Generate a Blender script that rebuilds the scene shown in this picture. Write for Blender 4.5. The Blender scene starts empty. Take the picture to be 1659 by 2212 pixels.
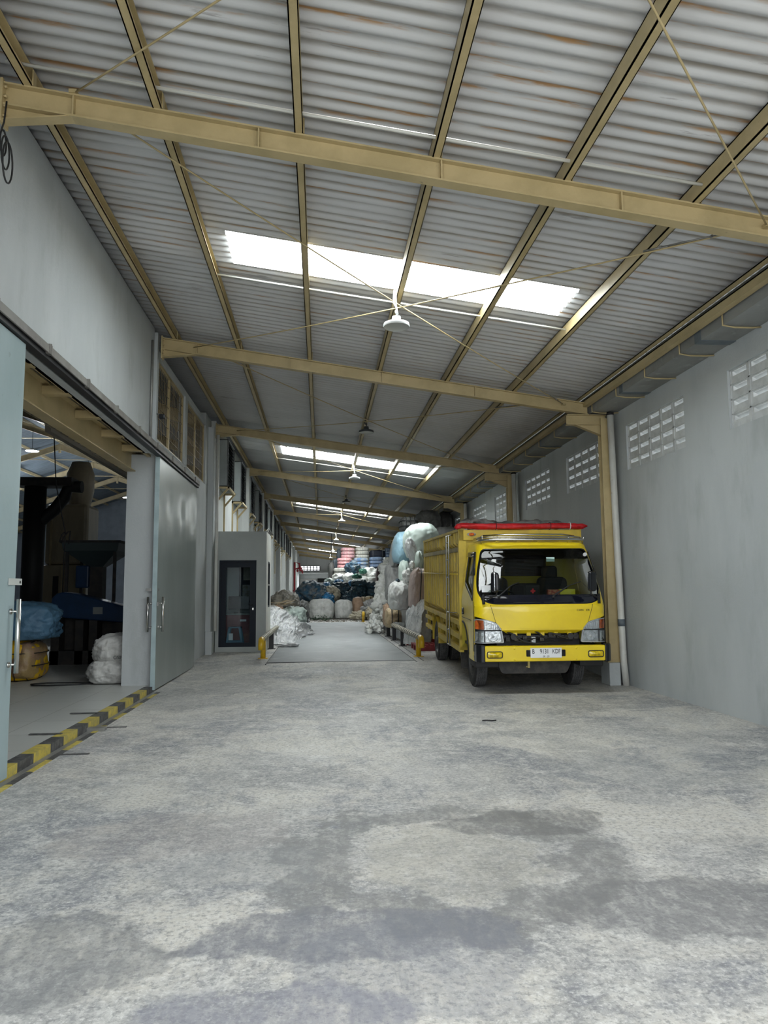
import bpy, bmesh, math, random
from mathutils import Vector, Matrix, noise
from math import sin, cos, pi, radians
random.seed(7)
S = bpy.context.scene
COL = S.collection
# ---------------------------------------------------------------- camera, world, sun, exposure
# world: X to the right, Y into the shed along its axis, Z up; the camera stands at the origin at eye height
cam_d = bpy.data.cameras.new('camera'); cam = bpy.data.objects.new('camera', cam_d); COL.objects.link(cam)
cam_d.sensor_fit = 'VERTICAL'; cam_d.sensor_height = 36; cam_d.lens = 36 * 1600 / 2212; cam_d.clip_end = 500
RC = Matrix(((0.996387, -0.000717, -0.084927), (-0.084520, -0.106502, -0.990714), (-0.008334, 0.994312, -0.106178)))
cam.matrix_world = Matrix.Translation((0, 0, 1.5)) @ RC.to_4x4()
S.camera = cam
S.view_settings.view_transform = 'Standard'; S.view_settings.look = 'None'; S.view_settings.gamma = 1
S.view_settings.use_curve_mapping = False
S.view_settings.exposure = 0.95
W = bpy.data.worlds.new('overcast_sky'); S.world = W; W.use_nodes = True
bg = W.node_tree.nodes['Background']; bg.inputs[0].default_value = (.93, .97, 1, 1); bg.inputs[1].default_value = 1.95
sd = bpy.data.lights.new('sun', 'SUN'); sd.energy = 3.0; sd.angle = radians(8); sd.color = (1, .96, .9)
sun = bpy.data.objects.new('sun', sd); COL.objects.link(sun); sun.rotation_euler = (radians(-28), radians(12), 0)
pd = bpy.data.lights.new('daylight_portal', 'AREA'); pd.shape = 'RECTANGLE'; pd.size = 7.2; pd.size_y = 5.4
pd.cycles.is_portal = True
po = bpy.data.objects.new('daylight_portal', pd); COL.objects.link(po); po.location = (1.16, .45, 2.7); po.rotation_euler = (radians(90), 0, 0)
S.cycles.max_bounces = 8; S.cycles.diffuse_bounces = 6; S.cycles.transmission_bounces = 6; S.cycles.transparent_max_bounces = 12
S.cycles.sample_clamp_indirect = 6; S.cycles.use_denoising = True

# ---------------------------------------------------------------- measured layout
XL, XR = -2.5, 4.83
RAF = [-.3, 5.7] + [11.6 + 6.1 * i for i in range(12)]          # rafter stations
YEND = 82.0; Y0 = .5
def zr(x): return 5.15 - .141 * x                                # top flange of the rafters
def rise(x, y):
    y0 = 12.2 if x > 0 else 12.2 + min(1, -x / 2.5) * 2.2
    t = max(0, min(1, (y - y0) / 2.4)); return .1 * t * t * (3 - 2 * t)
PURL = [-2.3, -1.3, -.18, .94, 2.03, 3.13]
def at(x, y, Y=None, X=None, Z=None):
    """point where the sight line through photo pixel (x, y) meets a real plane"""
    d = RC @ Vector((x - 829.5, -(y - 1106), -1600))
    if Y is not None: k = Y / d.y
    elif X is not None: k = X / d.x
    else: k = (Z - 1.5) / d.z
    return Vector((0, 0, 1.5)) + d * k

# ---------------------------------------------------------------- materials
MATS = {}
def mat(name, c1, c2=None, scale=3., st=(1, 1, 1), lo=.42, hi=.6, rough=.6, metal=0., bump=0., bs=40., bst=(1, 1, 1),
        c3=None, s3=8., st3=(1, 1, 1), lo3=.6, hi3=.7, coat=0., alpha=1., trans=0., detail=6., rv=0., spec=.5, emit=0.):
    m = bpy.data.materials.new(name); m.use_nodes = True; nt = m.node_tree; N = nt.nodes; L = nt.links
    b = N['Principled BSDF']; b.inputs['Roughness'].default_value = rough; b.inputs['Metallic'].default_value = metal
    b.inputs['Specular IOR Level'].default_value = spec
    b.inputs['Coat Weight'].default_value = coat; b.inputs['Coat Roughness'].default_value = .08
    b.inputs['Transmission Weight'].default_value = trans; b.inputs['Alpha'].default_value = alpha
    if emit: b.inputs['Emission Color'].default_value = (*c1, 1); b.inputs['Emission Strength'].default_value = emit
    tc = N.new('ShaderNodeTexCoord')
    def nz(sc, s, dt=detail):
        mp = N.new('ShaderNodeMapping'); mp.inputs['Scale'].default_value = s; L.new(tc.outputs['Object'], mp.inputs[0])
        t = N.new('ShaderNodeTexNoise'); t.inputs['Scale'].default_value = sc; t.inputs['Detail'].default_value = dt
        t.inputs['Roughness'].default_value = .6; L.new(mp.outputs[0], t.inputs['Vector']); return t
    def mixc(f, a, bb):
        x = N.new('ShaderNodeMix'); x.data_type = 'RGBA'; L.new(f, x.inputs[0])
        if isinstance(a, tuple): x.inputs[6].default_value = (*a, 1)
        else: L.new(a, x.inputs[6])
        if isinstance(bb, tuple): x.inputs[7].default_value = (*bb, 1)
        else: L.new(bb, x.inputs[7])
        return x.outputs[2]
    def ramp(f, lo, hi):
        r = N.new('ShaderNodeMapRange'); r.inputs[1].default_value = lo; r.inputs[2].default_value = hi; r.clamp = True
        L.new(f, r.inputs[0]); return r.outputs[0]
    col = c1
    if c2: col = mixc(ramp(nz(scale, st).outputs[0], lo, hi), c1, c2)
    if c3: col = mixc(ramp(nz(s3, st3).outputs[0], lo3, hi3), col if not isinstance(col, tuple) else col, c3)
    if isinstance(col, tuple): b.inputs['Base Color'].default_value = (*col, 1)
    else: L.new(col, b.inputs['Base Color'])
    if bump:
        bp = N.new('ShaderNodeBump'); bp.inputs['Strength'].default_value = 1; bp.inputs['Distance'].default_value = bump
        L.new(nz(bs, bst, 4.).outputs[0], bp.inputs['Height']); L.new(bp.outputs[0], b.inputs['Normal'])
    if rv:
        r = ramp(nz(6, (1, 1, 1)).outputs[0], .3, .7); mm = N.new('ShaderNodeMapRange')
        mm.inputs[3].default_value = rough - rv; mm.inputs[4].default_value = rough + rv; L.new(r, mm.inputs[0]); L.new(mm.outputs[0], b.inputs['Roughness'])
    m['mixc'] = 0
    MATS[name] = m
    return m
TAN = mat('tan_painted_steel', (.47, .375, .20), (.40, .32, .165), 2.5, rough=.45, bump=.001, bs=60, c3=(.25, .2, .12), s3=14, lo3=.68, hi3=.76)
WALLG = mat('grey_painted_plaster', (.47, .50, .51), (.425, .455, .465), 1.2, st=(1, 1, .35), rough=.75, bump=.003, bs=30, c3=(.35, .375, .375), s3=2.2, st3=(1, 1, .4), lo3=.55, hi3=.8)
WALLW = mat('pale_painted_plaster', (.55, .57, .56), (.49, .51, .50), 1.3, st=(1, 1, .35), rough=.8, bump=.003, bs=30, c3=(.36, .37, .36), s3=2.0, st3=(1, 1, .4), lo3=.6, hi3=.85)
WALLD = mat('mid_grey_plaster', (.28, .31, .31), (.24, .265, .265), 1.5, rough=.8, bump=.002, bs=30)
GUT = mat('weathered_gutter_plaster', (.27, .28, .275), (.21, .215, .21), 1.6, st=(1, .5, 1), rough=.7, bump=.004, bs=18, c3=(.35, .36, .36), s3=5, lo3=.6, hi3=.75)
PATCH = mat('blue_grey_sealant', (.10, .125, .15), (.13, .155, .18), 6, rough=.6)
DOORM = mat('grey_green_door_paint', (.27, .31, .30), (.235, .27, .26), 1.4, st=(1, 1, .3), rough=.33, metal=.2)
DOORE = mat('pale_blue_door_edge', (.36, .46, .48), (.31, .40, .42), 5, rough=.5)
DOORB = mat('pale_blue_grey_door_paint', (.33, .42, .44), (.29, .375, .39), 1.2, st=(1, 1, .4), rough=.4, bump=.01, bs=1.3, c3=(.25, .31, .32), s3=9, lo3=.66, hi3=.74)
DARK = mat('black_steel', (.015, .015, .017), rough=.5)
DARKG = mat('dark_louvre_metal', (.045, .05, .055), (.03, .033, .037), 6, rough=.5)
STEEL = mat('brushed_stainless_steel', (.62, .62, .6), rough=.22, metal=1)
GALV = mat('dull_galvanised_steel', (.33, .33, .32), (.26, .26, .25), 5, rough=.45, metal=.6)
PVC = mat('white_plastic_pipe', (.62, .63, .60), (.52, .51, .47), 3, st=(1, 1, .5), rough=.45, c3=(.42, .37, .30), s3=12, lo3=.66, hi3=.75)
CORDB = mat('black_rubber', (.012, .012, .013), rough=.6)
YEL = mat('yellow_safety_paint', (.66, .42, .02), (.58, .35, .015), 6, rough=.35)
STRY = mat('worn_yellow_paint', (.55, .44, .08), (.38, .32, .10), 14, rough=.6)
STRB = mat('worn_black_paint', (.05, .05, .05), (.11, .11, .11), 14, rough=.6)
RED = mat('red_painted_pipe', (.30, .012, .02), rough=.4)
LAMPW = mat('pale_lamp_housing', (.6, .62, .62), rough=.4)
WHITEP = mat('white_pipe_paint', (.6, .6, .56), rough=.4)

def floor_mat():
    m = bpy.data.materials.new('worn_concrete'); m.use_nodes = True; nt = m.node_tree; N = nt.nodes; L = nt.links
    b = N['Principled BSDF']; tc = N.new('ShaderNodeTexCoord')
    def mp(s, rot=0, loc=(0, 0, 0)):
        q = N.new('ShaderNodeMapping'); q.inputs['Scale'].default_value = s; q.inputs['Rotation'].default_value = (0, 0, rot); q.inputs['Location'].default_value = loc
        L.new(tc.outputs['Object'], q.inputs[0]); return q.outputs[0]
    def nz(v, sc, dt=8, r=.6, dist=0.):
        t = N.new('ShaderNodeTexNoise'); t.inputs['Scale'].default_value = sc; t.inputs['Detail'].default_value = dt; t.inputs['Roughness'].default_value = r
        t.inputs['Distortion'].default_value = dist; L.new(v, t.inputs['Vector']); return t.outputs[0]
    def rg(f, a, c, d=0, e=1):
        r = N.new('ShaderNodeMapRange'); r.clamp = True
        for i, v in zip((1, 2, 3, 4), (a, c, d, e)): r.inputs[i].default_value = v
        L.new(f, r.inputs[0]); return r.outputs[0]
    def mx(f, a, c):
        x = N.new('ShaderNodeMix'); x.data_type = 'RGBA'
        if isinstance(f, float): x.inputs[0].default_value = f
        else: L.new(f, x.inputs[0])
        for i, v in ((6, a), (7, c)):
            if isinstance(v, tuple): x.inputs[i].default_value = (*v, 1)
            else: L.new(v, x.inputs[i])
        return x.outputs[2]
    def ml(a, c, op='MULTIPLY'):
        x = N.new('ShaderNodeMath'); x.operation = op
        for i, v in enumerate((a, c)):
            if isinstance(v, (int, float)): x.inputs[i].default_value = v
            else: L.new(v, x.inputs[i])
        return x.outputs[0]
    o = mp((1, 1, 1))
    col = mx(rg(nz(o, .9, 6), .42, .58), (.27, .27, .268), (.41, .405, .392))
    col = mx(rg(nz(mp((1, 1, 1), 0, (5, 3, 0)), .7, 9, .68, .5), .47, .57), col, (.575, .55, .495))               # cream worn patches
    col = mx(ml(rg(nz(mp((1, .8, 1), .3, (1, 9, 0)), .8, 9, .70, .6), .51, .59), .8), col, (.175, .185, .215))    # bluish damp patches
    col = mx(ml(rg(nz(mp((1, 1, 1), .2, (4, 6, 0)), 12, 9, .75, .5), .44, .60), .45), col, (.66, .65, .61))      # mottled wear
    col = mx(ml(rg(nz(mp((1, 1, 1), .3, (7, 2, 0)), 5, 9, .75, .3), .52, .60), .6), col, (.68, .67, .63))        # bright flakes
    col = mx(ml(rg(nz(mp((1, 1, 1), 0, (2, 2, 0)), 45, 7, .75), .51, .61), .6), col, (.74, .73, .70))
    col = mx(ml(rg(nz(mp((1, 1, 1), 0, (3, 8, 0)), 32, 7, .75), .50, .60), .6), col, (.16, .163, .168))
    col = mx(ml(rg(nz(mp((3, .7, 1), .1), 2.2, 9, .75, 1.2), .53, .64), .38), col, (.20, .205, .215))                     # streaks along the drive
    col = mx(ml(rg(nz(mp((.6, 4, 1), -.15, (3, 3, 0)), 2.5, 8, .7), .56, .66), .35), col, (.62, .61, .58))       # pale scuffs across it
    # swept stains: ring and blob stains of their own shape
    sep = N.new('ShaderNodeSeparateXYZ'); L.new(tc.outputs['Object'], sep.inputs[0])
    wob = nz(o, 2.2, 6, .65)
    def blob(cx, cy, rx, ry, k, c, ring=None):
        nonlocal col
        dx = ml(ml(sep.outputs[0], cx, 'SUBTRACT'), 1 / rx); dy = ml(ml(sep.outputs[1], cy, 'SUBTRACT'), 1 / ry)
        d = ml(ml(ml(dx, dx), ml(dy, dy), 'ADD'), .5, 'POWER'); d = ml(d, ml(ml(wob, .5, 'SUBTRACT'), 1.5), 'ADD')
        if ring: d = ml(ml(d, ring, 'SUBTRACT'), 0, 'ABSOLUTE'); f = rg(d, .14, .22, 1, 0)
        else: f = rg(d, .86, .98, 1, 0)
        f = ml(ml(f, k), rg(nz(mp((1.5, .6, 1), .2, (cx, cy, 0)), 9, 7, .7), .38, .55, .45, 1))
        col = mx(f, col, c)
    blob(.72, 4.35, 1.0, 1.0, .75, (.20, .20, .195), ring=.8)
    blob(.75, 4.3, .55, .6, .4, (.42, .40, .33))
    blob(1.35, 4.9, .6, .3, .7, (.15, .15, .15))
    blob(.15, 3.45, .75, .28, .75, (.16, .165, .19)); blob(.35, 3.2, .55, .5, .45, (.18, .19, .225))
    blob(1.75, 3.55, .75, .35, .7, (.17, .17, .175)); blob(-1.15, 3.3, .5, .45, .65, (.17, .175, .18))
    blob(-.15, 2.75, .55, .35, .65, (.20, .205, .25)); blob(-.4, 4.3, .5, .35, .4, (.22, .23, .24)); blob(3.0, 6.2, 1.2, .7, .25, (.22, .24, .25))
    blob(-.95, 4.9, .8, .5, .3, (.36, .32, .30))
    L.new(col, b.inputs['Base Color']); L.new(rg(nz(o, 1.2, 5), .3, .7, .42, .72), b.inputs['Roughness'])
    bp = N.new('ShaderNodeBump'); bp.inputs['Strength'].default_value = .6; bp.inputs['Distance'].default_value = .004
    L.new(nz(o, 25, 8, .7), bp.inputs['Height']); L.new(bp.outputs[0], b.inputs['Normal'])
    return m
FLOORM = floor_mat()

def roof_mat(name, base, dirt, kr, thr):
    m = bpy.data.materials.new(name); m.use_nodes = True; nt = m.node_tree; N = nt.nodes; L = nt.links
    b = N['Principled BSDF']; b.inputs['Roughness'].default_value = .55; tc = N.new('ShaderNodeTexCoord')
    def nz(s, sc, loc=(0, 0, 0), dt=6):
        q = N.new('ShaderNodeMapping'); q.inputs['Scale'].default_value = s; q.inputs['Location'].default_value = loc; L.new(tc.outputs['Object'], q.inputs[0])
        t = N.new('ShaderNodeTexNoise'); t.inputs['Scale'].default_value = sc; t.inputs['Detail'].default_value = dt; t.inputs['Roughness'].default_value = .65
        L.new(q.outputs[0], t.inputs['Vector']); return t.outputs[0]
    def rg(f, a, c, d=0, e=1):
        r = N.new('ShaderNodeMapRange'); r.clamp = True
        for i, v in zip((1, 2, 3, 4), (a, c, d, e)): r.inputs[i].default_value = v
        L.new(f, r.inputs[0]); return r.outputs[0]
    def mx(f, a, c):
        x = N.new('ShaderNodeMix'); x.data_type = 'RGBA'; L.new(f, x.inputs[0])
        for i, v in ((6, a), (7, c)):
            if isinstance(v, tuple): x.inputs[i].default_value = (*v, 1)
            else: L.new(v, x.inputs[i])
        return x.outputs[2]
    def ml(a, c):
        x = N.new('ShaderNodeMath'); x.operation = 'MULTIPLY'
        for i, v in enumerate((a, c)):
            if isinstance(v, (int, float)): x.inputs[i].default_value = v
            else: L.new(v, x.inputs[i])
        return x.outputs[0]
    # dirt gathers on one flank of every wave, following the sheet's own 0.146 m pitch
    sep = N.new('ShaderNodeSeparateXYZ'); L.new(tc.outputs['Object'], sep.inputs[0])
    w = N.new('ShaderNodeMath'); w.operation = 'SINE'; L.new(ml(sep.outputs[1], 2 * pi / .146), w.inputs[0])
    fl = rg(w.outputs[0], .1, .95)
    col = mx(ml(rg(nz((.6, 2.5, 1), .9), .35, .6), .6), base, tuple(v * .86 for v in base))
    col = mx(ml(ml(fl, rg(nz((.35, 2.5, 1), 1.6), .36, .60)), kr), col, dirt)
    col = mx(ml(ml(fl, rg(nz((.4, 5, 1), 2.4, (4, 1, 0)), thr, thr + .08)), .9), col, (.42, .22, .075))
    col = mx(ml(rg(nz((1, 14, 1), 1.2, (9, 3, 0)), .64, .70), .55), col, (.16, .14, .13))
    L.new(col, b.inputs['Base Color'])
    return m
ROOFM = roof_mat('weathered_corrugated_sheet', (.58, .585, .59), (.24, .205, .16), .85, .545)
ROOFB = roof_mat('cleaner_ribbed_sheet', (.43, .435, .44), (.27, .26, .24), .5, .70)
def sky_mat():
    m = bpy.data.materials.new('daylit_translucent_sheet'); m.use_nodes = True; b = m.node_tree.nodes['Principled BSDF']
    b.inputs['Base Color'].default_value = (.9, .95, .95, 1); b.inputs['Emission Color'].default_value = (.93, .99, 1, 1); b.inputs['Emission Strength'].default_value = 8
    return m
SKYM = sky_mat()

# ---------------------------------------------------------------- mesh helpers
class MB:
    def __init__(s): s.v = []; s.f = []; s.sm = []
    def add(s, vs, fs, sm=False):
        o = len(s.v); s.v += [tuple(v) for v in vs]; s.f += [tuple(i + o for i in f) for f in fs]; s.sm += [sm] * len(fs); return s
    def box(s, x0, x1, y0, y1, z0, z1):
        vs = [(x, y, z) for z in (z0, z1) for y in (y0, y1) for x in (x0, x1)]
        return s.add(vs, [(0, 2, 3, 1), (4, 5, 7, 6), (0, 1, 5, 4), (2, 6, 7, 3), (0, 4, 6, 2), (1, 3, 7, 5)])
    def bar(s, p, q, w, h, up=(0, 0, 1)):
        p = Vector(p); q = Vector(q); d = (q - p).normalized(); u = Vector(up)
        if abs(d.dot(u)) > .98: u = Vector((0, 1, 0))
        r = d.cross(u).normalized() * (w / 2); t = r.cross(d).normalized() * (h / 2)
        vs = [a + i * r + j * t for a in (p, q) for j in (-1, 1) for i in (-1, 1)]
        return s.add(vs, [(0, 1, 3, 2), (4, 6, 7, 5), (0, 4, 5, 1), (2, 3, 7, 6), (0, 2, 6, 4), (1, 5, 7, 3)])
    def tube(s, pts, r, n=8, cap=True, rs=None):
        pts = [Vector(p) for p in pts]; o = len(s.v); prev = None; K = len(pts)
        for i, p in enumerate(pts):
            d = (pts[min(i + 1, K - 1)] - pts[max(i - 1, 0)]).normalized()
            if prev is None:
                a = Vector((0, 0, 1)) if abs(d.z) < .9 else Vector((1, 0, 0)); u = d.cross(a).normalized()
            else: u = (prev - d * prev.dot(d)).normalized()
            prev = u; w = d.cross(u); rr = rs[i] if rs else r
            s.v += [tuple(p + u * cos(2 * pi * k / n) * rr + w * sin(2 * pi * k / n) * rr) for k in range(n)]
        for i in range(K - 1):
            for k in range(n): s.f.append((o + i * n + k, o + i * n + (k + 1) % n, o + (i + 1) * n + (k + 1) % n, o + (i + 1) * n + k)); s.sm.append(True)
        if cap:
            s.f.append(tuple(o + k for k in range(n))[::-1]); s.f.append(tuple(o + (K - 1) * n + k for k in range(n))); s.sm += [False] * 2
        return s
    def cyl(s, p, q, r, n=16, r2=None): return s.tube([p, q], r, n, rs=[r, r if r2 is None else r2])
    def prism(s, poly, h, M=None):
        """poly: 2-D points in the local XY plane, extruded h along local Z, placed by matrix M"""
        n = len(poly); vs = [Vector((x, y, z)) for z in (0, h) for x, y in poly]
        if M is not None: vs = [M @ v for v in vs]
        return s.add(vs, [tuple(range(n))[::-1], tuple(range(n, 2 * n))] + [(i, (i + 1) % n, n + (i + 1) % n, n + i) for i in range(n)])
    def lathe(s, prof, c=(0, 0, 0), n=24, M=None):
        o = len(s.v); K = len(prof)
        for r, z in prof:
            for k in range(n):
                v = Vector((c[0] + r * cos(2 * pi * k / n), c[1] + r * sin(2 * pi * k / n), c[2] + z)); s.v.append(tuple(M @ v if M is not None else v))
        for i in range(K - 1):
            for k in range(n): s.f.append((o + i * n + k, o + i * n + (k + 1) % n, o + (i + 1) * n + (k + 1) % n, o + (i + 1) * n + k)); s.sm.append(True)
        return s
    def build(s, name, m, parent=None, bevel=0, solid=0, seg=2):
        me = bpy.data.meshes.new(name); me.from_pydata([tuple(v) for v in s.v], [], s.f); me.validate()
        if len(me.polygons) == len(s.sm): me.polygons.foreach_set('use_smooth', s.sm)
        me.materials.append(m); o = bpy.data.objects.new(name, me); COL.objects.link(o)
        bm = bmesh.new(); bm.from_mesh(me); bmesh.ops.recalc_face_normals(bm, faces=bm.faces); bm.to_mesh(me); bm.free()
        if parent is not None: o.parent = parent
        if solid: k = o.modifiers.new('thick', 'SOLIDIFY'); k.thickness = solid; k.offset = 0
        if bevel: k = o.modifiers.new('bevel', 'BEVEL'); k.width = bevel; k.segments = seg; k.limit_method = 'ANGLE'; k.angle_limit = radians(35)
        return o
def BX(*a): return MB().box(*a)
def tag(o, label, cat, group=None, kind=None):
    o['label'] = label; o['category'] = cat
    if group: o['group'] = group
    if kind: o['kind'] = kind
    return o
def struct(o): o['kind'] = 'structure'; return o
def empty(name, loc=(0, 0, 0), rot=(0, 0, 0)):
    o = bpy.data.objects.new(name, None); COL.objects.link(o); o.location = loc; o.rotation_euler = rot; o.empty_display_size = .1; return o
def copy_tree(o, parent=None):
    c = o.copy(); COL.objects.link(c); c.parent = parent
    for ch in [k for k in o.children]: copy_tree(ch, c)
    return c
def text_mesh(s, size, M, m, name='lettering', parent=None, ext=.001, sx=1.0):
    cu = bpy.data.curves.new('t', 'FONT'); cu.body = s; cu.size = size; cu.extrude = ext; cu.align_x = 'CENTER'; cu.align_y = 'CENTER'
    t = bpy.data.objects.new('t', cu); COL.objects.link(t); bpy.context.view_layer.update()
    me = bpy.data.meshes.new_from_object(t.evaluated_get(bpy.context.evaluated_depsgraph_get())); bpy.data.objects.remove(t)
    me.transform(M @ Matrix.Diagonal((sx, 1, 1, 1))); me.materials.clear(); me.materials.append(m)
    o = bpy.data.objects.new(name, me); COL.objects.link(o); o.parent = parent; return o

# ================================================================ SETTING
# floor: fine grid so that the drive can rise 0.1 m towards the weighbridge
def floor():
    mb = MB(); xs = [-2.74, -1.8, -1, 0, 1.5, 3, XR + .3]; ys = [-14, -6, -2, 0, 2, 4, 6, 8, 10, 11] + [12 + .3 * i for i in range(20)] + [20, 30, 45, 60, YEND + .3]
    idx = {}
    for j, y in enumerate(ys):
        for i, x in enumerate(xs): idx[i, j] = len(mb.v); mb.v.append((x, y, rise(x, y)))
    for j in range(len(ys) - 1):
        for i in range(len(xs) - 1): mb.f.append((idx[i, j], idx[i + 1, j], idx[i + 1, j + 1], idx[i, j + 1])); mb.sm.append(True)
    return struct(mb.build('floor', FLOORM))
floor()
YARD = mat('sunlit_yard_concrete', (.5, .49, .46), rough=.8)
struct(BX(-30, 34, -40, -14, -.2, 0).build('floor_yard', YARD))
struct(BX(-30, -2.74, -14, .5, -.2, 0).build('floor_yard_side', YARD)); struct(BX(XR + .3, 34, -14, .5, -.2, 0).build('floor_yard_right', YARD))

# corrugated roof sheets, waves run across the shed, split around the skylights
SKY = [(8.0 + 12.2 * i - .05, 8.0 + 12.2 * i + (1.15 if i else .75)) for i in range(6)]
SX0, SX1 = -1.06, 2.95
def sheet(x0, x1, y0, y1, amp, n=8, pitch=.146, off=.185):
    mb = MB(); k = max(2, int((y1 - y0) / pitch * n)); o = 0
    for i in range(k + 1):
        y = y0 + (y1 - y0) * i / k; dz = amp * sin(2 * pi * y / pitch)
        for x in (x0, x1): mb.v.append((x, y, zr(x) + off + dz))
    for i in range(k): mb.f.append((2 * i, 2 * i + 1, 2 * i + 3, 2 * i + 2)); mb.sm.append(True)
    return mb
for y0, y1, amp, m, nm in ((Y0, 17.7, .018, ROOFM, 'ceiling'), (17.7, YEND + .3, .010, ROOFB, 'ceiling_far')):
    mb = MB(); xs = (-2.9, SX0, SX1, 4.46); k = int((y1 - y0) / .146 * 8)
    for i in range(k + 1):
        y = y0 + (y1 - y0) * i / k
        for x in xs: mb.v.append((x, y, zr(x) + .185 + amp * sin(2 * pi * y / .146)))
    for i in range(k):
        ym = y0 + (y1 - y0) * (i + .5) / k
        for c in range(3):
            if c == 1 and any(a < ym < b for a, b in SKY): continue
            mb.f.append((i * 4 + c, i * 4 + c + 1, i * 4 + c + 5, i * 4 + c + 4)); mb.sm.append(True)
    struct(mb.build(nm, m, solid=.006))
for i, (a, b) in enumerate(SKY):
    o = sheet(SX0 - .04, SX1 + .04, a - .03, b + .03, .018 if i == 0 else .010, off=.19 if i == 0 else .180).build('window_skylight_%d' % (i + 1), SKYM, solid=.004)
    o['kind'] = 'structure'

# right wall with its ventilation openings
VENTS = []
for k, r in enumerate([5.7] + RAF[2:]):
    for d in (.6, 3.58):
        if r == 5.7 and d == .6: VENTS.append((6.3, 8.24))
        elif r == 5.7: VENTS.append((9.32, 11.2))
        else: VENTS.append((r + d, r + d + 1.9))
VENTS = [v for v in VENTS if v[1] < YEND - 1]
VZ0, VZ1 = 3.37, 4.08
mb = MB(); mb.box(XR, XR + .2, Y0, YEND, -.05, VZ0); mb.box(XR, XR + .2, Y0, YEND, VZ1, 4.75)
a = Y0
for v0, v1 in VENTS: mb.box(XR, XR + .2, a, v0, VZ0, VZ1); a = v1
mb.box(XR, XR + .2, a, YEND, VZ0, VZ1)
struct(mb.build('wall_right', WALLG))
VBM = mat('pale_vent_block', (.55, .57, .57), (.47, .49, .49), 8, rough=.8)
def vent_panel(v0, v1):
    mb = MB(); n, r = 5, 4; cw = (v1 - v0) / n; ch = (VZ1 - VZ0) / r; x0, x1 = XR + .03, XR + .17
    for i in range(n + 1): mb.box(x0, x1, v0 + i * cw - .018, v0 + i * cw + .018, VZ0, VZ1)
    for j in range(r + 1): mb.box(x0, x1, v0, v1, VZ0 + j * ch - .008, VZ0 + j * ch + .008)
    for i in range(n):
        for j in range(r):
            a, z = v0 + i * cw, VZ0 + j * ch
            mb.box(x0 + .008, x0 + .05, a, a + cw, z, z + ch * .54); mb.box(x0 + .008, x0 + .03, a, a + cw, z + ch * .86, z + ch)                               # sill part of the block
            mb.box(x0 + .009, x1, a, a + .05, z, z + ch); mb.box(x0 + .009, x1, a + cw - .05, a + cw, z, z + ch)
            mb.add([(x0 + .015, a + .04, z + ch * .97), (x0 + .015, a + cw - .04, z + ch * .97), (x1 - .02, a + cw - .04, z + ch * .66), (x1 - .02, a + .04, z + ch * .66),
                    (x0 + .015, a + .04, z + ch * .89), (x0 + .015, a + cw - .04, z + ch * .89), (x1 - .02, a + cw - .04, z + ch * .58), (x1 - .02, a + .04, z + ch * .58)],
                   [(0, 1, 2, 3), (4, 7, 6, 5), (0, 4, 5, 1), (1, 5, 6, 2), (2, 6, 7, 3), (3, 7, 4, 0)])
    return mb
for i, (v0, v1) in enumerate(VENTS[:14]): struct(vent_panel(v0, v1).build('window_%d' % (i + 1), VBM))

# left wall (doorway to the hall between Y 4.2 and 11.75)
mb = MB()
WL = -2.62
mb.box(-2.95, WL, Y0, 2.6, -.05, 3.66); mb.box(-2.75, WL, Y0, 11.62, 3.66, 5.66); mb.box(-2.72, WL + .05, 11.62, 11.74, 3.8, 5.6)
mb.box(-3.07, WL - .002, 11.95, 12.5, -.05, 3.70)                                # pillar beside the doorway
mb.box(-2.75, WL - .004, 12.5, 17.75, -.05, 3.95); mb.box(-2.75, WL - .006, 11.74, 12.5, 3.70, 3.95)
mb.box(-2.75, WL - .002, 14.36, 14.62, 3.95, 5.3); mb.box(-2.75, WL - .002, 16.92, 17.75, 3.95, 5.6); mb.box(-2.75, WL - .008, 11.74, 17.75, 5.3, 5.42); mb.box(-2.75, WL - .002, 11.74, 11.80, 3.95, 5.3)
struct(mb.build('wall_left', WALLG))
mb = MB(); mb.box(-2.62, XL, 17.75, 77, -.05, 5.6); mb.box(-2.62, XL, 77, 80, 3.2, 5.6); mb.box(-2.62, XL, 80, YEND, -.05, 5.6)
for r in RAF[4:]:
    mb.box(XL, XL + .22, r - .18, r + .12, 0, 5.45); mb.box(XL, XL + .10, r + 2.7, r + 3.0, 0, 5.45); mb.box(XL, XL + .16, r - .03, r + .16, 0, 5.45)
struct(mb.build('wall_left_far', WALLW))
# far end wall with block vents and a low canopy beam
mb = MB(); mb.box(-2.7, 5, YEND, YEND + .2, -.05, 2.1)
E0, E1 = 3.80, 4.30
mb.box(-2.7, 5, YEND, YEND + .2, E1, 6.2); mb.box(-2.7, 5, YEND, YEND + .2, 2.1, E0)
for a, b in ((-2.7, -2.2), (-.1, .8)): mb.box(a, b, YEND, YEND + .2, E0, E1)
mb.box(-2.5, 4.8, YEND - 1.2, YEND, 3.4, 3.55)
struct(mb.build('wall_end', WALLW))
for k, (a, b, z0, z1, n, r) in enumerate(((-2.2, -.1, E0, E1, 6, 3), (.8, 5, E0, E1, 9, 3))):
    mb = MB()
    for i in range(n + 1): mb.box(a + (b - a) * i / n - .05, a + (b - a) * i / n + .05, YEND, YEND + .15, z0, z1)
    for j in range(r + 1): mb.box(a, b, YEND, YEND + .15, z0 + (z1 - z0) * j / r - .035, z0 + (z1 - z0) * j / r + .035)
    struct(mb.build('window_end_%d' % (k + 1), VBM))
DKO = mat('dark_opening', (.01, .01, .01), rough=.9)
tag(BX(-.35, 4.5, YEND - .06, YEND - .01, .1, 2.95).build('dark_shutter', DKO), 'black shutter low in the far end wall behind the pile', 'shutter')
mb = MB()
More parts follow.
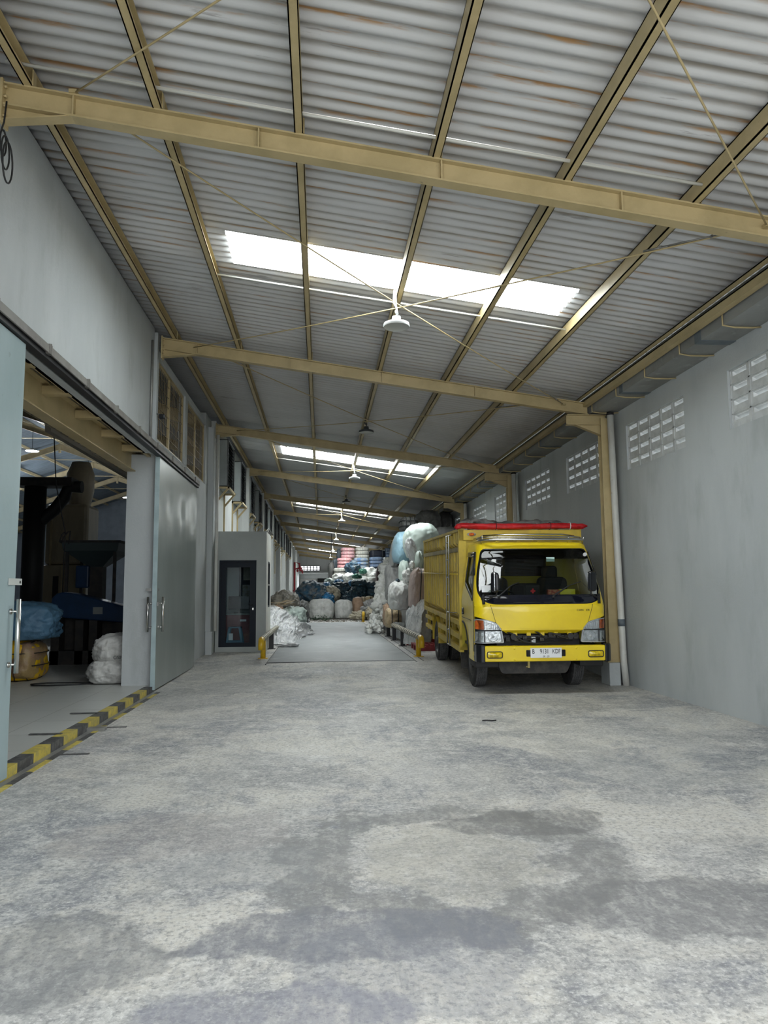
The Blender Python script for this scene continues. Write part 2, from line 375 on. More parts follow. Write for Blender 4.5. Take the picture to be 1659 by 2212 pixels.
for j in range(11): mb.box(-2.35, -.42, YEND - .1, YEND - .02, .2 + j * .25, .36 + j * .25)
for j in range(5): mb.box(-2.35 + j * .46, -2.27 + j * .46, YEND - .1, YEND - .02, .1, 2.95)
tag(mb.build('white_grille', WHITEP), 'white slatted grille in the far end wall left of the black shutter', 'grille')

# ---------------------------------------------------------------- rafters
def ibeam(mb, x0, x1, y, zt0, zt1, d0, d1=None, w=.11, tf=.014, tw=.012):
    d1 = d0 if d1 is None else d1
    def q(x, zt, d):
        return [(x, y - w / 2, zt), (x, y + w / 2, zt), (x, y + w / 2, zt - tf), (x, y + tw / 2, zt - tf), (x, y + tw / 2, zt - d + tf), (x, y + w / 2, zt - d + tf),
                (x, y + w / 2, zt - d), (x, y - w / 2, zt - d), (x, y - w / 2, zt - d + tf), (x, y - tw / 2, zt - d + tf), (x, y - tw / 2, zt - tf), (x, y - w / 2, zt - tf)]
    mb.add(q(x0, zt0, d0) + q(x1, zt1, d1), [tuple(range(12))[::-1], tuple(range(12, 24))] + [(i, (i + 1) % 12, 12 + (i + 1) % 12, 12 + i) for i in range(12)])
names = ['second', 'third', 'fourth', 'fifth', 'sixth', 'seventh', 'eighth', 'ninth', 'tenth', 'eleventh', 'twelfth', 'thirteenth', 'last']
for k, r in enumerate(RAF):
    e = empty('roof_rafter', (0, r, 0))
    mb = MB(); ibeam(mb, XL + .01, 4.36, 0, zr(XL), zr(4.36), .19); mb.build('beam', TAN, e)
    mb = MB(); mb.add([(XL, -.05, zr(XL) - .18), (XL, -.05, zr(XL) - .31), (-1.95, -.05, zr(-1.95) - .18), (XL, .05, zr(XL) - .18), (XL, .05, zr(XL) - .31), (-1.95, .05, zr(-1.95) - .18)],
                      [(0, 1, 4, 3), (1, 2, 5, 4)]);
    mb.add([(XL, 0, zr(XL) - .18), (XL, 0, zr(XL) - .31), (-1.95, 0, zr(-1.95) - .18)], [(0, 1, 2)])
    mb.build('haunch', TAN, e, solid=.012)
    mb = MB(); mb.box(XL + .0, XL + .02, -.07, .07, zr(XL) - .34, zr(XL) + .02)
    for j in range(4):
        for s in (-1, 1): mb.cyl((XL + .02, s * .045, zr(XL) - .04 - .08 * j), (XL + .045, s * .045, zr(XL) - .04 - .08 * j), .012, 6)
    mb.build('end_plate', TAN, e)
    for x in (-1.95, -.5, .98, 2.49):
        MB().box(x - .006, x + .006, -.052, .052, zr(x) - .18, zr(x) - .012).build('stiffener', TAN, e)
    if 2 <= k:                                                                   # bracket towards the right column
        mb = MB(); ibeam(mb, 4.0, 4.66, 0, zr(4.36) - .19, zr(4.36) - .19 - .0, .17, .17); mb.build('bracket', TAN, e)
        z = zr(4.36) - .36
        MB().add([(4.66, -.05, z), (4.66, -.05, z - .2), (4.15, -.05, z), (4.66, .05, z), (4.66, .05, z - .2), (4.15, .05, z), (4.66, 0, z), (4.66, 0, z - .2), (4.15, 0, z)], [(1, 2, 5, 4), (6, 7, 8)]).build('knee_plate', TAN, e, solid=.012)
    where = 'beam over the open front of the shed' if k == 0 else 'beam nearest the viewer, crossing above the doorway' if k == 1 else 'beam ending at the column behind the truck' if k == 2 else 'beam starting just past the metal wall grilles' if k == 3 else 'beam seen down the shed, %s from the front' % names[k - 2]
    tag(e, 'tan steel roof ' + where, 'roof beam', 'tan rafters across the shed')
# right-hand columns on plinths with downpipes
for k, r in enumerate(RAF[2:9]):
    c = empty('steel_column', (4.60, r, 0)); mb = MB(); g = .37 if k == 0 else .5
    mb.box(-.05, .13, -.075, -.06, g, 4.28); mb.box(-.05, .13, .06, .075, g, 4.28); mb.box(.03, .042, -.06, .06, g, 4.28); mb.build('shaft', TAN, c)
    mb = MB(); mb.box(-.09, .16, -.1, .1, g - .015, g); mb.cyl((-.05, -.085, g), (-.05, -.085, g + .04), .012, 6); mb.build('base_plate', TAN, c)
    tag(c, ('tan steel column on the right wall just behind the white downpipe' if k == 0 else 'tan steel column on the right wall, %s from the front' % names[k - 1]), 'column', 'tan columns along the right wall')
    p = BX(4.5, 4.68, r - .16, r + .2, 0, g - .015).build('plinth', WALLG, bevel=.01)
    tag(p, ('grey concrete plinth under the column beside the truck bumper' if k == 0 else 'grey concrete plinth under the right wall column, %s from the front' % names[k - 1]), 'plinth', 'column plinths')
    d = empty('downpipe', (4.68, r - .155, 0)); mb = MB(); mb.tube([(.075, -.02, .0 if k == 0 else .1), (.055, 0, .4), (.03, 0, 2), (0, 0, 4.34)], .052, 16); mb.build('pipe', PVC, d)
    MB().cyl((.045, 0, .92), (.043, 0, 1.03), .055, 16).build('band', PATCH, d); MB().cyl((0, 0, 4.31), (0, 0, 4.35), .06, 16).build('collar', CORDB, d)
    tag(d, ('white plastic downpipe with dark band near the truck' if k == 0 else 'white plastic downpipe on the right wall, %s from the front' % names[k - 1]), 'pipe', 'downpipes on the right wall')
# purlins
pn = ['close to the left wall', 'second from the left wall', 'third from the left wall', 'fourth from the left, carrying the lamps', 'fifth from the left', 'sixth, closest to the gutter']
for k, x in enumerate(PURL):
    e = empty('roof_purlin', (x, 0, zr(x))); mb = MB(); mb.box(-.035, .035, Y0, YEND, .0, .012); mb.box(-.035, -.025, Y0, YEND, 0, .15); mb.box(-.035, .035, Y0, YEND, .138, .15); mb.box(.028, .035, Y0, YEND, 0, .03)
    mb.build('channel', TAN, e)
    for r in RAF[1:6]: MB().box(.036, .046, r - .06, r + .0, -.0, .13).build('cleat', TAN, e)
    tag(e, 'long tan roof purlin running down the shed, ' + pn[k], 'purlin', 'tan purlins under the roof sheets')
e = MB(); e.box(4.29, 4.36, Y0, YEND, 4.56, 4.575); e.box(4.29, 4.30, Y0, YEND, 4.49, 4.575); e.box(4.29, 4.37, Y0, YEND, 4.475, 4.49); e.box(4.29, 4.36, Y0, YEND, 4.665, 4.68); e.box(4.29, 4.30, Y0, YEND, 4.62, 4.68)
tag(e.build('eave_beam', TAN), 'tan steel eave channel along the gutter on the right', 'beam')
# gutter
e = empty('box_gutter', (0, 0, 0)); e.location = (4.62, 0, 4.4)
mb = MB(); mb.box(-.22, -.18, Y0, YEND - .01, .01, .28); mb.box(-.22, .2, Y0, YEND - .01, -.03, .01); mb.build('trough', GUT, e)
for a, w in ((8.0, .14), (10.25, .12), (14.3, .12), (20, .12)): MB().box(-.226, .205, a, a + w, -.036, .1).build('patch', PATCH, e)
y = 1.6
while y < 45:
    mb = MB(); mb.tube([(-.235, y, .12), (-.235, y, -.035), (-.1, y, -.055), (.1, y, -.055), (.205, y, -.045)], .011, 5); mb.build('strap', TAN, e); y += .985
tag(e, 'grey box gutter with tan straps high along the right wall', 'gutter')
# thin white rods tying the purlins beside the skylights and by the first rafter
for i, (a, b) in enumerate(SKY[:4]):
    y = b + .12; mb = MB(); mb.tube([(PURL[1] - .04, y, zr(PURL[1]) + .06), (PURL[5] + .04, y, zr(PURL[5]) + .06)], .011, 6)
    tag(mb.build('tie_rod', WHITEP), ['thin pale rod beside the nearest skylight', 'thin pale rod beside the second skylight', 'thin pale rod beside the third skylight', 'thin pale rod beside the fourth skylight'][i], 'rod', 'pale tie rods beside the skylights')
tag(MB().tube([(-2.4, 5.48, zr(-2.4) + .06), (3.1, 5.48, zr(3.1) + .06)], .014, 6).build('conduit_pipe', WHITEP), 'pale conduit running over the nearest rafter', 'pipe')
# cross bracing cables, bay by bay
def cable(p, q, lab, n=0):
    p = Vector(p); q = Vector(q); e = empty('bracing_cable', p); d = q - p
    pts = [Vector(d * t) + Vector((0, 0, -.05 * 4 * t * (1 - t))) for t in [i / 12 for i in range(13)]]
    MB().tube(pts, .008, 6).build('cable', TAN, e)
    if n:
        t = .035; a = d * t; b = d * (t + .055); mb = MB()
        for s in (-1, 1): mb.tube([a + Vector((0, s * .018, 0)), b + Vector((0, s * .018, 0))], .006, 6)
        mb.tube([a - d * .02, a + d * .008], .010, 6); mb.tube([b - d * .008, b + d * .02], .010, 6); mb.cyl(a - Vector((0, .02, 0)), a + Vector((0, .02, 0)), .014, 8); mb.cyl(b - Vector((0, .02, 0)), b + Vector((0, .02, 0)), .014, 8)
        mb.build('turnbuckle', GALV, e)
    MB().box(-.03, .03, -.03, .03, -.01, .02).build('anchor', TAN, e)
    tag(e, lab, 'cable', 'roof bracing cables')
def bz(x): return zr(x) - .09
ord_ = ['nearest full', 'second full', 'third', 'fourth', 'fifth', 'sixth']
cable((-1.95, 5.66, bz(-1.95) + .1), (3.9, -.2, bz(3.9)), 'tan bracing cable at the top left corner of the view'); cable((3.75, 5.66, bz(3.75)), (-1.9, -.2, bz(-1.9)), 'tan bracing cable at the top right corner of the view')
for i in range(1, 7):
    a, b = RAF[i] + .06, RAF[i + 1] - .06
    cable((3.95, b, bz(3.95)), (-1.7, a, bz(-1.7)), 'tan bracing cable falling from left to right in the %s bay' % ord_[i - 1], 1)
    cable((3.62, a, bz(3.62)), (-2.0, b, bz(-2.0)), 'tan bracing cable falling from right to left in the %s bay' % ord_[i - 1], 1)
# high-bay lamps hung below the fourth purlin
def lamp(x, y, z, label, m1, small=False, drop=.34):
    e = empty('high_bay_lamp', (x, y, z)); mb = MB()
    mb.lathe([(.0, .05), (.05, .05), (.055, .0), (.08, -.01), (.15, -.035), (.155, -.06), (.15, -.075)], n=28); mb.build('housing', m1, e)
    MB().lathe([(.15, -.072), (.13, -.06), (0, -.058)], n=28).build('lens', LENSO, e)
    mb = MB(); mb.tube([(0, 0, .05), (0, 0, drop)], .008, 6)
    if not small: mb.tube([(-.02, 0, drop), (-.03, 0, drop * .6), (0, 0, drop * .45), (.015, 0, .08)], .013, 6); mb.lathe([(.012, -.02), (.02, 0), (.012, .02)], (0, 0, .11), 10)
    mb.build('hanger', m1, e)
    return tag(e, label, 'lamp', 'high bay lamps under the shed roof')
LENSO = mat('frosted_lamp_lens', (.42, .43, .40), rough=.35)
LD = mat('dark_lamp_housing', (.05, .055, .06), rough=.4)
zz = zr(.94)
ld = ['pale round high bay lamp hanging under the nearest skylight', 'dark round high bay lamp hanging in the second bay', 'pale high bay lamp hanging by the second skylight', 'dark high bay lamp hanging past the second skylight', 'pale high bay lamp by the third skylight', 'pale high bay lamp by the fourth skylight', 'pale high bay lamp by the fifth skylight', 'smallest pale high bay lamp near the far end']
for i, (y, dk) in enumerate(((8.35, 0), (14.95, 1), (20.4, 0), (27, 1), (33, 0), (45.2, 0), (57.5, 0), (69.6, 0))):
    lamp(.93 - (.05 if i == 0 else 0), y, zz - (.37 if i == 0 else .33) if i in (0, 2, 4, 5, 6, 7) else zz - .2, ld[i], LD if dk else LAMPW, drop=(.37 if i == 0 else .33) if i in (0, 2, 4, 5, 6, 7) else .2)

# ================================================================ TRUCK (local frame: x to its left as seen from the front, y to the rear, origin under the front axle)
TY = mat('glossy_yellow_cab_paint', (.83, .62, .012), (.78, .57, .012), 2, rough=.28, coat=.6, bump=.0004, bs=120)
TYB = mat('dusty_yellow_box_paint', (.60, .44, .045), (.47, .34, .05), 2.5, rough=.5, c3=(.24, .19, .08), s3=6, st3=(1, 1, .4), lo3=.62, hi3=.78)
TYR = mat('rusty_yellow_rail_paint', (.36, .29, .10), (.24, .20, .10), 5, rough=.6)
BLK = mat('black_trim', (.008, .009, .012), rough=.25); BLKM = mat('matt_black_plastic', (.014, .014, .015), rough=.6)
NAVY = mat('black_glazing_band', (.006, .007, .014), rough=.08, coat=.5)
GREASE = mat('greasy_chassis_metal', (.02, .019, .018), (.05, .045, .038), 9, rough=.55)
TYRE = mat('tyre_rubber', (.022, .022, .023), (.04, .038, .036), 9, rough=.8)
TREAD = mat('dusty_tyre_tread', (.10, .10, .10), (.07, .07, .07), 14, rough=.85)
RIM = mat('grimy_steel_rim', (.10, .098, .095), (.06, .058, .056), 7, rough=.55, metal=.3)
CHR = mat('chrome_reflector', (.85, .87, .88), (.6, .62, .64), 22, rough=.12, metal=.75, bump=.004, bs=26)
SILV = mat('silver_lamp_surround', (.42, .44, .46), rough=.35, metal=.3)
AMB = mat('amber_indicator_lens', (.75, .16, .02), (.55, .10, .01), 30, rough=.15, coat=1)
FOGY = mat('yellow_fog_lens', (.75, .56, .0), (.45, .33, .0), 22, rough=.08, coat=1, bump=.004, bs=30)
SEATM = mat('black_seat_fabric', (.012, .013, .014), rough=.85); INTY = mat('cab_interior_yellow', (.40, .32, .03), rough=.5)
WHT = mat('white_enamel', (.78, .79, .8), rough=.4); LETB = mat('black_lettering', (.012, .012, .014), rough=.5)
REDT = mat('red_tarpaulin', (.62, .012, .02), (.45, .01, .015), 6, rough=.5, bump=.02, bs=7)
GRYT = mat('grey_tarpaulin', (.16, .15, .14), (.10, .095, .09), 5, rough=.6, bump=.02, bs=9)
def glass(name, col, a, rough=.02):
    m = bpy.data.materials.new(name); m.use_nodes = True; nt = m.node_tree; N = nt.nodes; L = nt.links; out = N['Material Output']
    for n in [N['Principled BSDF']]: N.remove(n)
    t = N.new('ShaderNodeBsdfTransparent'); t.inputs[0].default_value = (*col, 1); g = N.new('ShaderNodeBsdfGlossy'); g.inputs['Roughness'].default_value = rough
    f = N.new('ShaderNodeFresnel'); f.inputs[0].default_value = a; x = N.new('ShaderNodeMixShader'); L.new(f.outputs[0], x.inputs[0]); L.new(t.outputs[0], x.inputs[1]); L.new(g.outputs[0], x.inputs[2]); L.new(x.outputs[0], out.inputs[0]); return m
GLT = glass('tinted_windscreen_glass', (.50, .56, .54), 1.5); GLB = glass('sun_band_glass', (.03, .035, .045), 1.4); GLC = glass('clear_lamp_glass', (.93, .95, .96), 1.5)

T = empty('truck', (3.23, 11.75, 0), (radians(1.68), 0, radians(-1.57)))
tag(T, 'yellow cargo truck with its front grille missing, parked facing the viewer', 'truck')
def hw(z):
    t = max(0, min(1, (z - 1.30) / .95)); return .975 - .135 * t ** 1.25
def fy(z): return -1.13 + .01 * (1.3 - z) * 2 if z < 1.3 else -1.12 + .40 * ((z - 1.3) / .86) ** 1.15
RXC, RYC = .15, .20
def F(x, z, o=0.):
    h = hw(z); fl = h - RXC; ax = abs(x)
    if ax <= fl: y = fy(z) + .03 * (ax / fl) ** 2
    else: t = min(1, (ax - fl) / RXC); y = fy(z) + .03 + RYC * (1 - math.sqrt(max(0, 1 - t * t)))
    return y - o
def SX(y, z, o=0.):
    h = hw(z); f0 = fy(z) + .03
    if y >= f0 + RYC: return h + o
    t = max(0, min(1, (f0 + RYC - y) / RYC)); return h - RXC + RXC * math.sqrt(max(0, 1 - t * t)) + o
def rounded(poly, rs, n=6):
    out = []; K = len(poly)
    for i, p in enumerate(poly):
        r = rs[i] if isinstance(rs, (list, tuple)) else rs
        a = Vector(poly[i - 1]); p = Vector(p); b = Vector(poly[(i + 1) % K])
        if r <= 0: out.append(tuple(p)); continue
        da = (a - p); db = (b - p); ra = min(r, da.length * .48); rb = min(r, db.length * .48)
        A = p + da.normalized() * ra; B = p + db.normalized() * rb
        for k in range(n + 1): t = k / n; out.append(tuple(A * (1 - t) ** 2 + p * 2 * t * (1 - t) + B * t * t))
    return out
def raycast(poly, c, a):
    best = None; d = (cos(a), sin(a))
    for i in range(len(poly)):
        x1, y1 = poly[i]; x2, y2 = poly[(i + 1) % len(poly)]; ex, ey = x2 - x1, y2 - y1; den = d[0] * ey - d[1] * ex
        if abs(den) < 1e-12: continue
        t = ((x1 - c[0]) * ey - (y1 - c[1]) * ex) / den; u = ((x1 - c[0]) * d[1] - (y1 - c[1]) * d[0]) / den
        if t > 0 and -1e-6 <= u <= 1 + 1e-6 and (best is None or t > best): best = t
    return (c[0] + d[0] * best, c[1] + d[1] * best)
def ring(mb, outer, inner, c, fn, steps=5, n=96):
    """skin between two star-shaped outlines (inner None = filled patch), mapped to 3-D by fn"""
    ang = sorted(set([round(math.atan2(p[1] - c[1], p[0] - c[0]), 5) for p in outer + (inner or [])] + [round(-pi + 2 * pi * k / n, 5) for k in range(n)]))
    rows = []
    for s in range(steps + 1):
        row = []
        for a in ang:
            q = raycast(outer, c, a); p = raycast(inner, c, a) if inner else c; t = s / steps
            if not inner: t = min(t, .999)
            row.append(fn(q[0] + (p[0] - q[0]) * t, q[1] + (p[1] - q[1]) * t))
        rows.append(row)
    o = len(mb.v); K = len(ang)
    for r in rows: mb.v += [tuple(p) for p in r]
    for s in range(steps):
        for k in range(K): mb.f.append((o + s * K + k, o + s * K + (k + 1) % K, o + (s + 1) * K + (k + 1) % K, o + (s + 1) * K + k)); mb.sm.append(True)
    return mb
cab = None
def f_front(o=0.): return lambda x, z: (x, F(x, z, o), z)
def side_e(z): return fy(z) + .03 + RYC * .62      # where front skin hands over to the side skin
# --- cab shell
def edge_x(z):
    return SX(side_e(z), z)
zs = [1.15 + (2.2 - 1.15) * i / 14 for i in range(15)]
outer = [(-.60, .975), (.60, .975), (.68, 1.07)] + [(edge_x(z), z) for z in zs] + [(-edge_x(z), z) for z in reversed(zs)] + [(-.68, 1.07)]
wind = rounded([(-.925, 1.46), (-.79, 1.325), (.79, 1.325), (.925, 1.46), (.905, 1.75), (.80, 2.145), (-.80, 2.145), (-.905, 1.75)], [.12, .16, .16, .12, .3, .07, .07, .3], 7)
cab = ring(MB(), outer, wind, (0, 1.7), f_front(), 6).build('cab', TY, T)
# sides with window openings and wheel arches
for s in (-1, 1):
    arch = [(-.50 + .0 * k, .50) for k in range(1)] + [(.0 - .50 * cos(a), .50 + .50 * sin(a)) for a in [radians(8 + 10 * k) for k in range(9)]] + [(.13, 1.0)]
    front = [(side_e(z), z) for z in [2.2 - (2.2 - .50) * i / 16 for i in range(17)]]
    out = front + arch + [(.13, 2.2)]
    win = rounded([(-.10, 2.07), (-.585, 2.07), (-.86, 1.385), (-.10, 1.62)], [.05, .06, .05, .08], 6)
    nm = 'door'
    d = ring(MB(), out, win, (-.38, 1.72), lambda y, z: (s * SX(y, z), y, z), 7).build(nm, TY, cab)
    d['label'] = 'side door of the cab, window side left as seen' if s < 0 else 'side door of the cab against the wall'
    ring(MB(), rounded([(-.08, 2.09), (-.60, 2.09), (-.885, 1.36), (-.08, 1.60)], [.05, .06, .05, .08], 6), rounded([(-.12, 2.04), (-.57, 2.04), (-.83, 1.42), (-.12, 1.65)], [.05, .06, .05, .08], 6), (-.38, 1.75), lambda y, z: (s * SX(y, z, .006), y, z), 1).build('window_frame', BLK, d, solid=.012)
    ring(MB(), win, None, (-.36, 1.78), lambda y, z: (s * SX(y, z, -.012), y, z), 3, 40).build('side_window', GLT, d)
    mb = MB(); MBv = [(-.06, 2.10), (-.62, 2.10), (-.80, 1.75), (-.77, 1.74), (-.60, 2.02), (-.06, 2.03)]
    ring(mb, MBv, None, (-.58, 2.05), lambda y, z: (s * SX(y, z, .02), y, z), 2, 30); mb.build('rain_visor', BLK, d, solid=.01)
    mb = MB()
    ring(mb, rounded([(.02, 1.23), (-.10, 1.23), (-.10, 1.13), (.02, 1.13)], .02, 3), None, (-.04, 1.18), lambda y, z: (s * SX(y, z, .008), y, z), 1, 12); mb.build('door_handle', BLK, d, solid=.02)
    # shut line, crease and step below the door
    mb = MB(); mb.tube([(s * SX(-.86, z, .001), side_e(z) + .035, z) for z in [1.36 - i * .09 for i in range(9)]], .004, 4); mb.tube([(s * SX(.05, 1.05, .003), y, 1.08) for y in (-.75, -.5, -.2, .1)], .004, 4); mb.build('shut_line', BLKM, d)
    mb = MB(); mb.tube([(s * .97, -.50 * cos(radians(a)), .50 + .51 * sin(radians(a))) for a in range(5, 100, 9)], .022, 6); mb.build('arch_lip', BLKM, T)
    MB().box(*sorted((s * .66, s * .95)), .40, .43, .22, 1.0).build('mud_flap', GREASE, T)
    MB().box(*sorted((s * .60, s * .955)), -.92, -.50, .40, .54).build('step', BLKM, T, bevel=.02)
# cab roof
mb = MB(); K = 0; rings = []
def plan(z, inset, dz):
    pts = []
    e = edge_x(2.2); f0 = fy(2.2) + .03
    for i in range(25):
        x = -e + 2 * e * i / 24; pts.append([x, F(x, 2.2), 2.2])
    ps = [[-hw(2.2), .13, 2.2], [-hw(2.2), -.2, 2.2]] + pts + [[hw(2.2), -.2, 2.2], [hw(2.2), .13, 2.2]]
    out = []
    for p in ps: out.append((p[0] * (1 - inset), p[1] + (inset * .9 if p[1] < 0 else 0), z + dz))
    return out
for ins, z in ((0, 2.2), (.015, 2.222), (.05, 2.24), (.15, 2.252), (.5, 2.262)): rings.append(plan(z, ins, 0))
n = len(rings[0])
for r in rings: mb.v += r
for i in range(len(rings) - 1):
    for k in range(n - 1): mb.f.append((i * n + k, i * n + k + 1, (i + 1) * n + k + 1, (i + 1) * n + k)); mb.sm.append(True)
mb.f.append(tuple(range((len(rings) - 1) * n, len(rings) * n))); mb.sm.append(False)
mb.build('cab_roof', TY, cab)
# back wall of the cab with its rear window, floor, pillars lining
bw = [(-.84, .6), (.84, .6), (.84, 2.2), (-.84, 2.2)]
ring(MB(), [(-.97, .6), (.97, .6), (.97, 1.3), (.84, 2.2), (-.84, 2.2), (-.97, 1.3)], rounded([(-.55, 1.72), (.42, 1.72), (.42, 2.06), (-.55, 2.06)], .06, 4), (0, 1.9), lambda x, z: (x, .13, z), 2).build('cab_back', INTY, cab, solid=.02)
ring(MB(), [(-.57, 1.70), (.44, 1.70), (.44, 2.08), (-.57, 2.08)], None, (0, 1.9), lambda x, z: (x, .14, z), 1, 8).build('rear_window', GLB, cab)
BX(-.93, .93, -1.0, .12, .66, .70).build('cab_floor', BLKM, cab)
# windscreen: clear part, black sun band above, black glazing band below
def clipz(poly, z0, z1):
    out = []
    for i in range(len(poly)):
        a, b = poly[i], poly[(i + 1) % len(poly)]
        out.append(a)
    return [(x, max(z0, min(z1, z))) for x, z in out]
g0 = rounded([(-.925, 1.46), (-.925, 1.46), (.925, 1.46), (.905, 1.75), (.80, 2.145), (-.80, 2.145), (-.905, 1.75)], [0, 0, 0, .3, .07, .07, .3], 7)
ws = ring(MB(), clipz(g0, 1.46, 1.985), None, (0, 1.72), f_front(-.006), 5).build('windscreen', GLT, cab)
ring(MB(), clipz(g0, 1.985, 2.15), None, (0, 2.06), f_front(-.006), 4).build('sun_band', GLB, ws)
low = rounded([(-.925, 1.46), (-.79, 1.325), (.79, 1.325), (.925, 1.46)], [0, .16, .16, 0], 7)
bb = ring(MB(), low, None, (0, 1.40), f_front(-.004), 4).build('lower_black_band', NAVY, cab)
mb = MB()
for a, b in ((-.42, -.02), (.03, .46)): mb.tube([(a + (b - a) * k / 6, F(a + (b - a) * k / 6, 1.352, .004), 1.352) for k in range(7)], .006, 4)
mb.build('air_slot', DARK, bb)
inner = rounded([(-.905, 1.47), (-.78, 1.34), (.78, 1.34), (.905, 1.47), (.885, 1.75), (.785, 2.13), (-.785, 2.13), (-.885, 1.75)], [.12, .16, .16, .12, .3, .07, .07, .3], 7)
ring(MB(), wind, inner, (0, 1.7), f_front(.002), 1).build('windscreen_seal', BLK, cab)
# hood panel seams, lettering
mb = MB()
for s in (-1, 1): mb.tube([(s * (.755 - .075 * k / 6), F(s * .72, 1.32 - .25 * k / 6, .0015), 1.32 - .25 * k / 6) for k in range(7)], .003, 4)
mb.build('panel_seam', BLKM, cab)
mb = MB(); mb.box(-.60, .60, -1.115, -1.095, .955, .975); mb.add([(-.6, -1.11, .955), (.6, -1.11, .955), (.5, -1.04, .90), (-.5, -1.04, .90)], [(0, 1, 2, 3)])
for k in range(5): mb.box(-.42 + k * .2, -.36 + k * .2, -1.06, -1.04, .87, .93)
mb.build('grille_frame', TY, cab, solid=0)
def ontex(x, z, o=.0025): return Matrix.Translation((x, F(x, z, o), z)) @ Matrix.Rotation(radians(90), 4, 'X')
text_mesh('CAN   ER', .038, ontex(.605, 1.235, .007), BLKM, 'model_lettering', cab, .0008, 1.25)
# engine bay parts seen where the grille is missing
mb = MB(); mb.box(-.62, .62, -.86, -.84, .50, 1.0); mb.box(-.56, .56, -1.03, -.98, .835, .875); mb.build('radiator_panel', DARK, T)
random.seed(3)
for k in range(9):
    x = -.5 + k * .125; z = .80 + random.uniform(-.03, .05); h = random.uniform(.04, .09)
    mb = MB(); mb.box(x - .03, x + .03, -1.08, -1.0, z, z + h); mb.cyl((x, -1.09, z + h / 2), (x, -1.07, z + h / 2), .012, 8); mb.build('engine_bracket', GREASE if k % 3 else SILV if k == 3 else BLKM, T, bevel=.006)
for k, (a, b, c) in enumerate((((-.52, .93), (-.3, .80), (-.05, .84)), ((-.15, .95), (.05, .83), (.2, .78)), ((.1, .90), (.3, .84), (.5, .86)), ((-.45, .78), (-.1, .76), (.45, .79)))):
    MB().tube([(a[0], -1.05, a[1]), ((a[0] + b[0]) / 2, -1.09, (a[1] + b[1]) / 2 + .02), (b[0], -1.09, b[1]), (c[0], -1.06, c[1])], .011 if k % 2 else .016, 7).build('hose', CORDB, T)
for s in (-1, 1): MB().cyl((s * .42, -1.1, .86), (s * .42, -1.0, .86), .045, 14).build('horn', DARK, T)
# headlights
for s in (-1, 1):
    hl = rounded([(.565, .775), (.975, .765), (.975, 1.115), (.80, 1.11), (.655, 1.05), (.595, .955)], [.02, .02, .03, .08, .05, .03], 4); hl = [(s * x, z) for x, z in hl]
    h = ring(MB(), hl, None, (s * .79, .93), f_front(-.03), 3, 40).build('headlight', SILV, T)
    def P(pl, fn, m, nm, r=.012, par=h):
        pl = [(s * x, z) for x, z in pl]; c = (sum(p[0] for p in pl) / len(pl), sum(p[1] for p in pl) / len(pl)); return ring(MB(), rounded(pl, r, 3), None, c, fn, 3, 28).build(nm, m, par)
    up = P([(.635, .965), (.845, .96), (.845, 1.09), (.79, 1.095), (.665, 1.035)], f_front(-.018), CHR, 'upper_reflector')
    mb = MB()
    for k in range(7): x = s * (.655 + k * .03); mb.tube([(x, F(x, .97, -.012), .97), (x, F(x, 1.04, -.012), 1.02 + .012 * k if k < 5 else 1.075)], .005, 5)
    mb.build('light_rib', WHT, h)
    P([(.85, .965), (.965, .97), (.965, 1.10), (.855, 1.095)], f_front(-.008), AMB, 'indicator')
    lo = P([(.60, .79), (.83, .785), (.83, .94), (.62, .945)], f_front(-.022), CHR, 'lower_reflector')
    M_ = Matrix.Translation((s * .72, -1.085, .865)) @ Matrix.Rotation(radians(90), 4, 'X'); MB().lathe([(.075, .0), (.06, -.03), (.02, -.05), (0, -.05)], n=20, M=M_).build('bowl', CHR, h)
    MB().lathe([(.018, -.02), (.018, .0), (0, .01)], n=12, M=M_).build('bulb', WHT, h)
    P([(.85, .785), (.965, .785), (.965, .93), (.85, .935)], f_front(-.02), CHR, 'side_reflector')
    mb = MB(); mb.tube([(s * x, F(s * x, .952, .001), .952) for x in (.60, .68, .76, .84, .90, .96)], .008, 5); mb.tube([(s * .84, F(s * .84, z, .0), z) for z in (.78, .95)], .007, 5); mb.build('divider', BLKM, h)
    ring(MB(), hl, None, (s * .79, .93), f_front(.004), 3, 40).build('lens', GLC, h)
    hl2 = [(s * .79 + (x - s * .79) * .93, .93 + (z - .93) * .93) for x, z in hl]
    ring(MB(), hl, hl2, (s * .79, .93), f_front(.005), 1, 40).build('lamp_rim', SILV, h)
